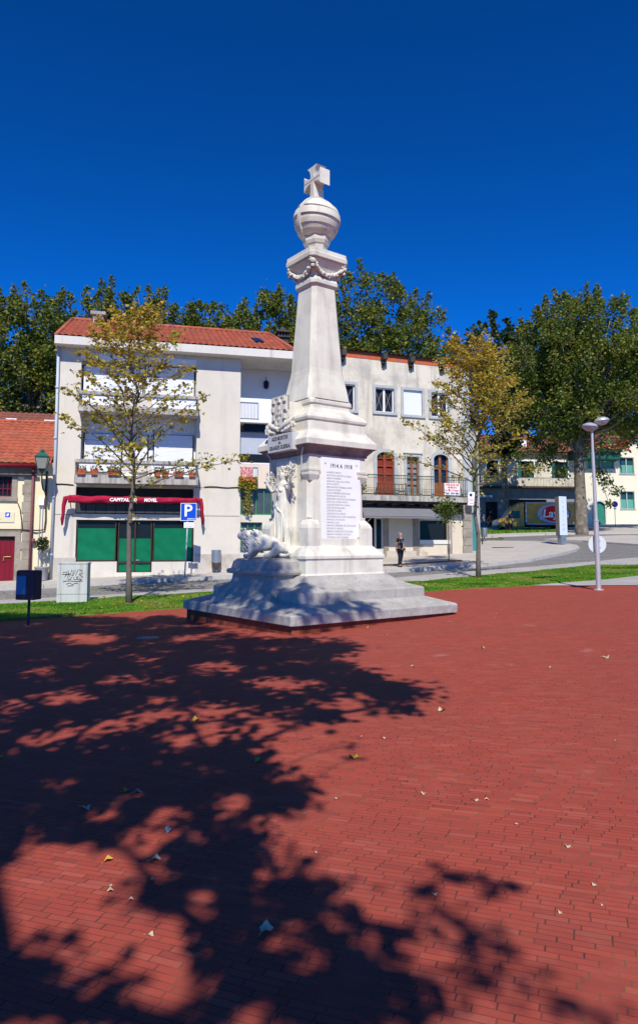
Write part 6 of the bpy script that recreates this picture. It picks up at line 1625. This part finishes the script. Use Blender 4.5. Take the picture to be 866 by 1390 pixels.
# info totem
g = G(762.5, 741.5); g.z = H(g.x, g.y) + .1
tt = thing('info_totem', g, math.radians(28), 'tall slim white information totem standing on the sidewalk corner', 'totem')
zt_ = P(762, 674.5, g.y).z - g.z; zb_ = P(762, 727, g.y).z - g.z
s_ = g.y / 930
MB().box(-.20, .20, -.16, .16, 0, zb_).build('foot', STEEL, tt, bevel=.01)
tw = MB().box(-.32, .32, -.14, .16, zb_, zt_).build('body', mat('totem_brown_grey', (.14, .12, .11), .4, .05), tt, bevel=.02)
MB().box(-.31, .31, -.165, -.141, zb_ + .02, zt_ + .02).build('front_face', mat('totem_pale_panel', (.55, .62, .68), .4, .04), tw, bevel=.01)
for i, ch in enumerate('TURISMO'): text(ch, .22, ENGR2, tw, facing(0, -.167, zt_ - .35 - i * .27), 'lettering', ext=.002)

# bollard + small post
g = G(657, 735.5); g.z = H(g.x, g.y) + .1
bo = thing('steel_bollard', g, 0, 'short shiny steel cylinder bin standing behind the linden trunk', 'litter bin'); hb_ = P(657, 716.5, g.y).z - g.z
MB().lathe([(.16, 0), (.16, .03), (.02, .035)], 16).tube([(0, 0, .03), (0, 0, .3)], .05, 8).build('foot', STEEL, bo); MB().lathe([(.20, .25), (.21, .27), (.21, hb_), (.18, hb_), (.18, .4)], 24).build('body', STEEL, bo, True, 40)
g = G(654.5, 741); g.z = H(g.x, g.y) + .1
po = MB().tube([(0, 0, 0), (0, 0, .95)], .035, 10).ball((0, 0, .97), .045, 0, 6).build('bollard_post', IRON, None, True); po.location = g; tag(po, 'thin dark bollard post next to the linden trunk on the sidewalk', 'bollard')

# no stopping sign
Y = 68; x = P(835, 719, Y).x; g = Vector((x, Y, H(x, Y) + .12)); ns = thing('no_stopping_sign', g, 0, 'round blue no-stopping sign with red border on a post by the cream house', 'road sign')
zc = P(835, 684.5, Y).z - g.z; MB().tube([(0, 0, 0), (0, 0, zc + .2)], .03, 8).build('post', GREYP, ns, True)
def disc(r, y, m, nm, par):
    return MB().lathe([(.005, 0), (r, 0), (r, .012), (.005, .012)], 32).xf(Matrix.Translation((0, y, zc)) @ Matrix.Rotation(math.pi / 2, 4, 'X')).build(nm, m, par)
d1_ = disc(.31, -.04, REDP, 'sign_panel', ns); disc(.25, -.055, BLUEP, 'sign_face', d1_)
MB().box(-.30, .30, -.072, -.068, -.03, .03).xf(Matrix.Translation((0, 0, zc)) @ Matrix.Rotation(math.radians(45), 4, 'Y')).build('sign_bar', REDP, d1_)
MB().box(-.14, .14, -.05, -.04, zc - .5, zc - .36).build('sub_panel', WHITEP, ns)

# manhole cover, drains
g = G(203, 866); mc = MB().lathe([(.01, .008), (.17, .008), (.185, .002), (.20, .006), (.22, .006), (.225, -.01)], 32).build('manhole_cover', mat('pale_manhole_ring', (.20, .17, .15), .6, .2, 8, .5, 40), None, True); mc.location = g; tag(mc, 'round grey manhole cover set in the shaded brick plaza', 'manhole cover')
g = G(682, 745.5); dg = MB()
for i in range(9): dg.box(-.55 + i * .125, -.46 + i * .125, -.3, .3, 0, .012)
dg.box(-.58, .58, -.33, .33, -.02, .004); dg = dg.build('drain_grate', DARK, None); dg.location = g + Vector((0, 0, .106)); tag(dg, 'dark iron drain grate in the pale corner sidewalk', 'drain')

# scattered leaves and scraps
def leafmesh(m):
    s = MB(); pts = []
    for k in range(15):
        a = 2 * math.pi * k / 15; r_ = (.95 if k % 3 == 0 else .70) * (1.05 if k < 8 else .9)
        pts.append((r_ * math.cos(a) * .5, r_ * math.sin(a) * .42, .10 + .16 * math.sin(2 * a)))
    s.add([(0, 0, .05)] + pts, [(0, i + 1, (i + 1) % 15 + 1) for i in range(15)])
    for i in range(15): pass
    s.tube([(.45, 0, .1), (.75, .06, .14)], [.02, .012], 4)
    o = s.build('fallen_leaf', m, None, True); return o
LV = [((361, 1263), .075, DRYLEAF, 'large pale dry leaf nearest the bottom of the shaded plaza'), ((211, 1168), .07, DRYLEAF, 'broad pale leaf at the border of the sunlit patch low in the shade'),
      ((147, 1169), .06, YELLEAF, 'bright yellow leaf beside the lower sunlit patch of brick'), ((117, 1098), .07, DRYLEAF, 'pale curled leaf just above a small round sun fleck'),
      ((186, 1077), .075, mat('blue_grey_leaf', (.26, .32, .34), .7, .1), 'grey leaf lying beside a smaller yellowish one in the shade'), ((172, 1074), .055, YELLEAF, 'small yellowish leaf touching the grey leaf in the shade'),
      ((230, 1128), .06, MATS['blue_grey_leaf'], 'bluish grey leaf alone in deep shade left of a sun fleck'), ((479, 1029), .09, YELLEAF, 'brown-yellow leaf in the dark shadow tip reaching into the sunlit brick'),
      ((350, 1034), .07, YELLEAF, 'yellow leaf in the sunlit gap below the monument shadow'), ((266, 978), .09, YELLEAF, 'yellow-brown leaf on the long sun fleck left of the monument corner'),
      ((599, 965), .10, DRYLEAF, 'pale leaf on sunlit brick just past the shadow edge'), ((823, 893), .11, DRYLEAF, 'pale leaf on the far right of the sunlit plaza'), ((0, 1031), .08, YELLEAF, 'yellow leaf cut by the picture edge in the shade')]
for (px, py), s_, m_, lab in LV:
    o = leafmesh(m_); o.location = G(px, py) + Vector((0, 0, .006)); o.scale = (s_,) * 3; o.rotation_euler = (random.uniform(-.25, .25), random.uniform(-.25, .25), random.uniform(0, 6.28)); tag(o, lab, 'leaf', 'fallen leaves on the plaza')
small = leafmesh(DRYLEAF); first = True
for (px, py) in [(490, 1000), (520, 1003), (575, 1078), (645, 1087), (660, 1086), (590, 1215), (760, 1240), (806, 1202), (817, 1230), (673, 833), (525, 862), (671, 839), (745, 906), (655, 880), (150, 1210), (178, 1222), (204, 1270), (150, 1203), (207, 1195), (835, 1006), (700, 1120), (455, 1085), (430, 1158), (455, 868), (500, 852), (610, 845), (560, 905), (770, 1150)]:
    o = small if first else small.copy()
    if not first: COL.objects.link(o)
    first = False
    s_ = random.uniform(.018, .045) * (1.6 if py < 920 else 1); o.location = G(px, py) + Vector((0, 0, .004)); o.scale = (s_,) * 3; o.rotation_euler = (0, 0, random.uniform(0, 6)); tag(o, 'tiny pale scrap of dry leaf on the red brick plaza', 'leaf scrap', 'tiny leaf scraps on the plaza')
# weeds at slab foot
for (px, py, lab) in ((503, 845, 'left tuft of weeds growing at the foot of the monument slab'), (514, 843, 'right tuft of weeds growing at the foot of the monument slab')):
    g = G(px, py); mb = MB(); rn = random.Random(px)
    for i in range(12):
        a = rn.uniform(0, 6.28); h_ = rn.uniform(.08, .2); mb.tube([(0, 0, 0), (.02 * math.cos(a), .02 * math.sin(a), h_ * .6), (.06 * math.cos(a), .06 * math.sin(a), h_)], [.006, .005, .001], 4)
    o = mb.build('weed_tuft', GRASSM, None); o.location = g; tag(o, lab, 'weed')

# ------------------------------------------------------------------ person
def person():
    g = G(543.5, 773); g.z = H(g.x, g.y) + .102
    root = thing('person', g, math.radians(38), 'person in a black printed t-shirt and black trousers walking on the sidewalk', 'person')
    hgt_ = P(543, 722.5, g.y).z - g.z; k = hgt_ / 1.70
    def q(x, y, z): return (x * k, y * k, z * k)
    J = [(q(0, 0, .93), (.14, .10)), (q(0, .0, 1.08), (.12, .09)), (q(0, 0, 1.25), (.145, .10)), (q(0, 0, 1.38), (.13, .08)), (q(0, 0, 1.46), .05), (q(0, -.01, 1.54), (.068, .078)), (q(0, -.01, 1.63), (.065, .08)),
         (q(-.09, 0, .86), .085), (q(-.08, -.05, .48), .058), (q(-.06, .02, .10), .038), (q(-.06, -.10, .045), .035),
         (q(.09, 0, .86), .085), (q(.07, .02, .48), .058), (q(.05, .10, .10), .038), (q(.05, -.02, .045), .035),
         (q(-.16, 0, 1.36), .045), (q(-.23, .04, 1.10), .036), (q(-.30, -.02, .88), .026), (q(-.315, -.03, .80), (.028, .017)),
         (q(.16, 0, 1.36), .045), (q(.21, .02, 1.10), .036), (q(.20, -.10, .89), .026), (q(.195, -.13, .81), (.028, .017))]
    E = [(0, 1), (1, 2), (2, 3), (3, 4), (4, 5), (5, 6), (0, 7), (7, 8), (8, 9), (9, 10), (0, 11), (11, 12), (12, 13), (13, 14), (3, 15), (15, 16), (16, 17), (17, 18), (3, 19), (19, 20), (20, 21), (21, 22)]
    for hi, sx_ in ((18, -1), (22, 1)):
        hp = Vector(J[hi][0])
        for f, (dx, dy, l) in enumerate(((-.024, 0, .075), (-.008, 0, .085), (.008, 0, .08), (.024, 0, .065))):
            a = hp + Vector((dx * k, -.004, -.035 * k)); b = a + Vector((dx * .2, -.012 * k, -l * k))
            J.append((tuple(a), .009 * k)); J.append((tuple(b), .007 * k)); n = len(J); E += [(hi, n - 2), (n - 2, n - 1)]
        a = hp + Vector((0, -.03 * k, .01 * k)); b = a + Vector((0, -.03 * k, -.04 * k)); J.append((tuple(a), .011 * k)); J.append((tuple(b), .009 * k)); n = len(J); E += [(hi, n - 2), (n - 2, n - 1)]
    skin('body', J, E, SKIN, root, 2, 0)
    sh = skin('shirt', [(q(0, 0, .90), (.15, .115)), (q(0, 0, 1.08), (.130, .105)), (q(0, 0, 1.25), (.15, .115)), (q(0, 0, 1.37), (.13, .09)), (q(0, 0, 1.43), (.065, .06)), (q(-.16, 0, 1.36), .06), (q(-.21, .02, 1.20), .054), (q(.16, 0, 1.36), .06), (q(.20, .015, 1.20), .054)], [(0, 1), (1, 2), (2, 3), (3, 4), (3, 5), (5, 6), (3, 7), (7, 8)], BLACKC, root, 2, 1)
    MB().ball(q(0, -.155, 1.24), .075 * k, 0, 8, (1.1, .25, 1.2)).build('shirt_print', mat('grey_blue_print', (.12, .16, .22), .8, .4, 25, 0), sh, True)
    skin('trousers', [(q(0, 0, .95), (.145, .115)), (q(-.09, 0, .84), .105), (q(-.08, -.05, .48), .078), (q(-.06, .02, .08), .066), (q(.09, 0, .84), .105), (q(.07, .02, .48), .078), (q(.05, .10, .08), .066)], [(0, 1), (1, 2), (2, 3), (0, 4), (4, 5), (5, 6)], BLACKC, root, 2, 0)
    hr = MB().ball(q(0, .02, 1.605), .098 * k, 0, 10, (.95, 1.02, 1.05)); hr.v = [v for v in hr.v]; hr.build('hair', GREYHAIR, root, True)
    fc = MB()
    for s_ in (-.028, .028): fc.ball(q(s_, -.088, 1.59), .009 * k, 0, 5)
    fc.build('eyes', DARK, root)
    fc = MB().ball(q(0, -.095, 1.565), .014 * k, 0, 6, (1, 1.2, 1.6)).ball(q(0, -.082, 1.59), .055 * k, 0, 8, (1, .35, 1.2)).ball(q(-.075, 0, 1.58), .02 * k, 0, 5, (.5, 1, 1.5)).ball(q(.075, 0, 1.58), .02 * k, 0, 5, (.5, 1, 1.5)); fc.build('face', SKIN, root, True)
    MB().box(-.022 * k, .022 * k, -.094 * k, -.085 * k, 1.528 * k, 1.535 * k).build('mouth', mat('lip', (.3, .1, .08), .5, .05), root)
    for x, y in ((-.06, -.05), (.05, .04)): MB().ball(q(x, y, .04), .05 * k, 0, 8, (.95, 2.4, .8)).build('shoe', DARK, root, True)
person()

# ------------------------------------------------------------------ light, world, camera
sun = bpy.data.lights.new('sun', 'SUN'); sun.energy = 5.0; sun.angle = math.radians(.53); sun.color = (1, .94, .84)
so = bpy.data.objects.new('sun', sun); COL.objects.link(so); so.rotation_euler = SUN_L.to_track_quat('-Z', 'Y').to_euler()
so.location = (0, -20, 30)
el = math.asin(TOSUN.z); az = math.atan2(TOSUN.x, TOSUN.y)
w = bpy.data.worlds.new('World'); S.world = w; w.use_nodes = True; nt = w.node_tree; bg = nt.nodes['Background']
sky = nt.nodes.new('ShaderNodeTexSky'); sky.sky_type = 'NISHITA'; sky.sun_disc = False; sky.sun_elevation = el; sky.sun_rotation = az
sky.altitude = 1200; sky.air_density = .75; sky.dust_density = .05; sky.ozone_density = 5.0
ga = nt.nodes.new('ShaderNodeGamma'); ga.inputs[1].default_value = 1.3; nt.links.new(sky.outputs[0], ga.inputs[0]); gm = nt.nodes.new('ShaderNodeMix'); gm.data_type = 'RGBA'; gm.blend_type = 'MULTIPLY'; gm.inputs[0].default_value = 1; gm.inputs[7].default_value = (.025, .56, 1.02, 1)
nt.links.new(ga.outputs[0], gm.inputs[6]); nt.links.new(gm.outputs[2], bg.inputs[0]); bg.inputs[1].default_value = .10

cam = bpy.data.cameras.new('camera'); co_ = bpy.data.objects.new('camera', cam); COL.objects.link(co_)
cam.sensor_fit = 'VERTICAL'; cam.sensor_height = 36; cam.lens = 36 * FPX / 1390; cam.shift_y = (CY - 695) / 1390; cam.clip_end = 1500
co_.location = EYE; co_.rotation_euler = (math.pi / 2 + TILT, 0, 0); S.camera = co_
S.render.resolution_x = 637; S.render.resolution_y = 1024
S.view_settings.view_transform = 'Standard'; S.view_settings.look = 'None'; S.view_settings.exposure = .16; S.view_settings.gamma = 1
S.render.engine = 'CYCLES'
S.cycles.max_bounces = 6; S.cycles.transparent_max_bounces = 8
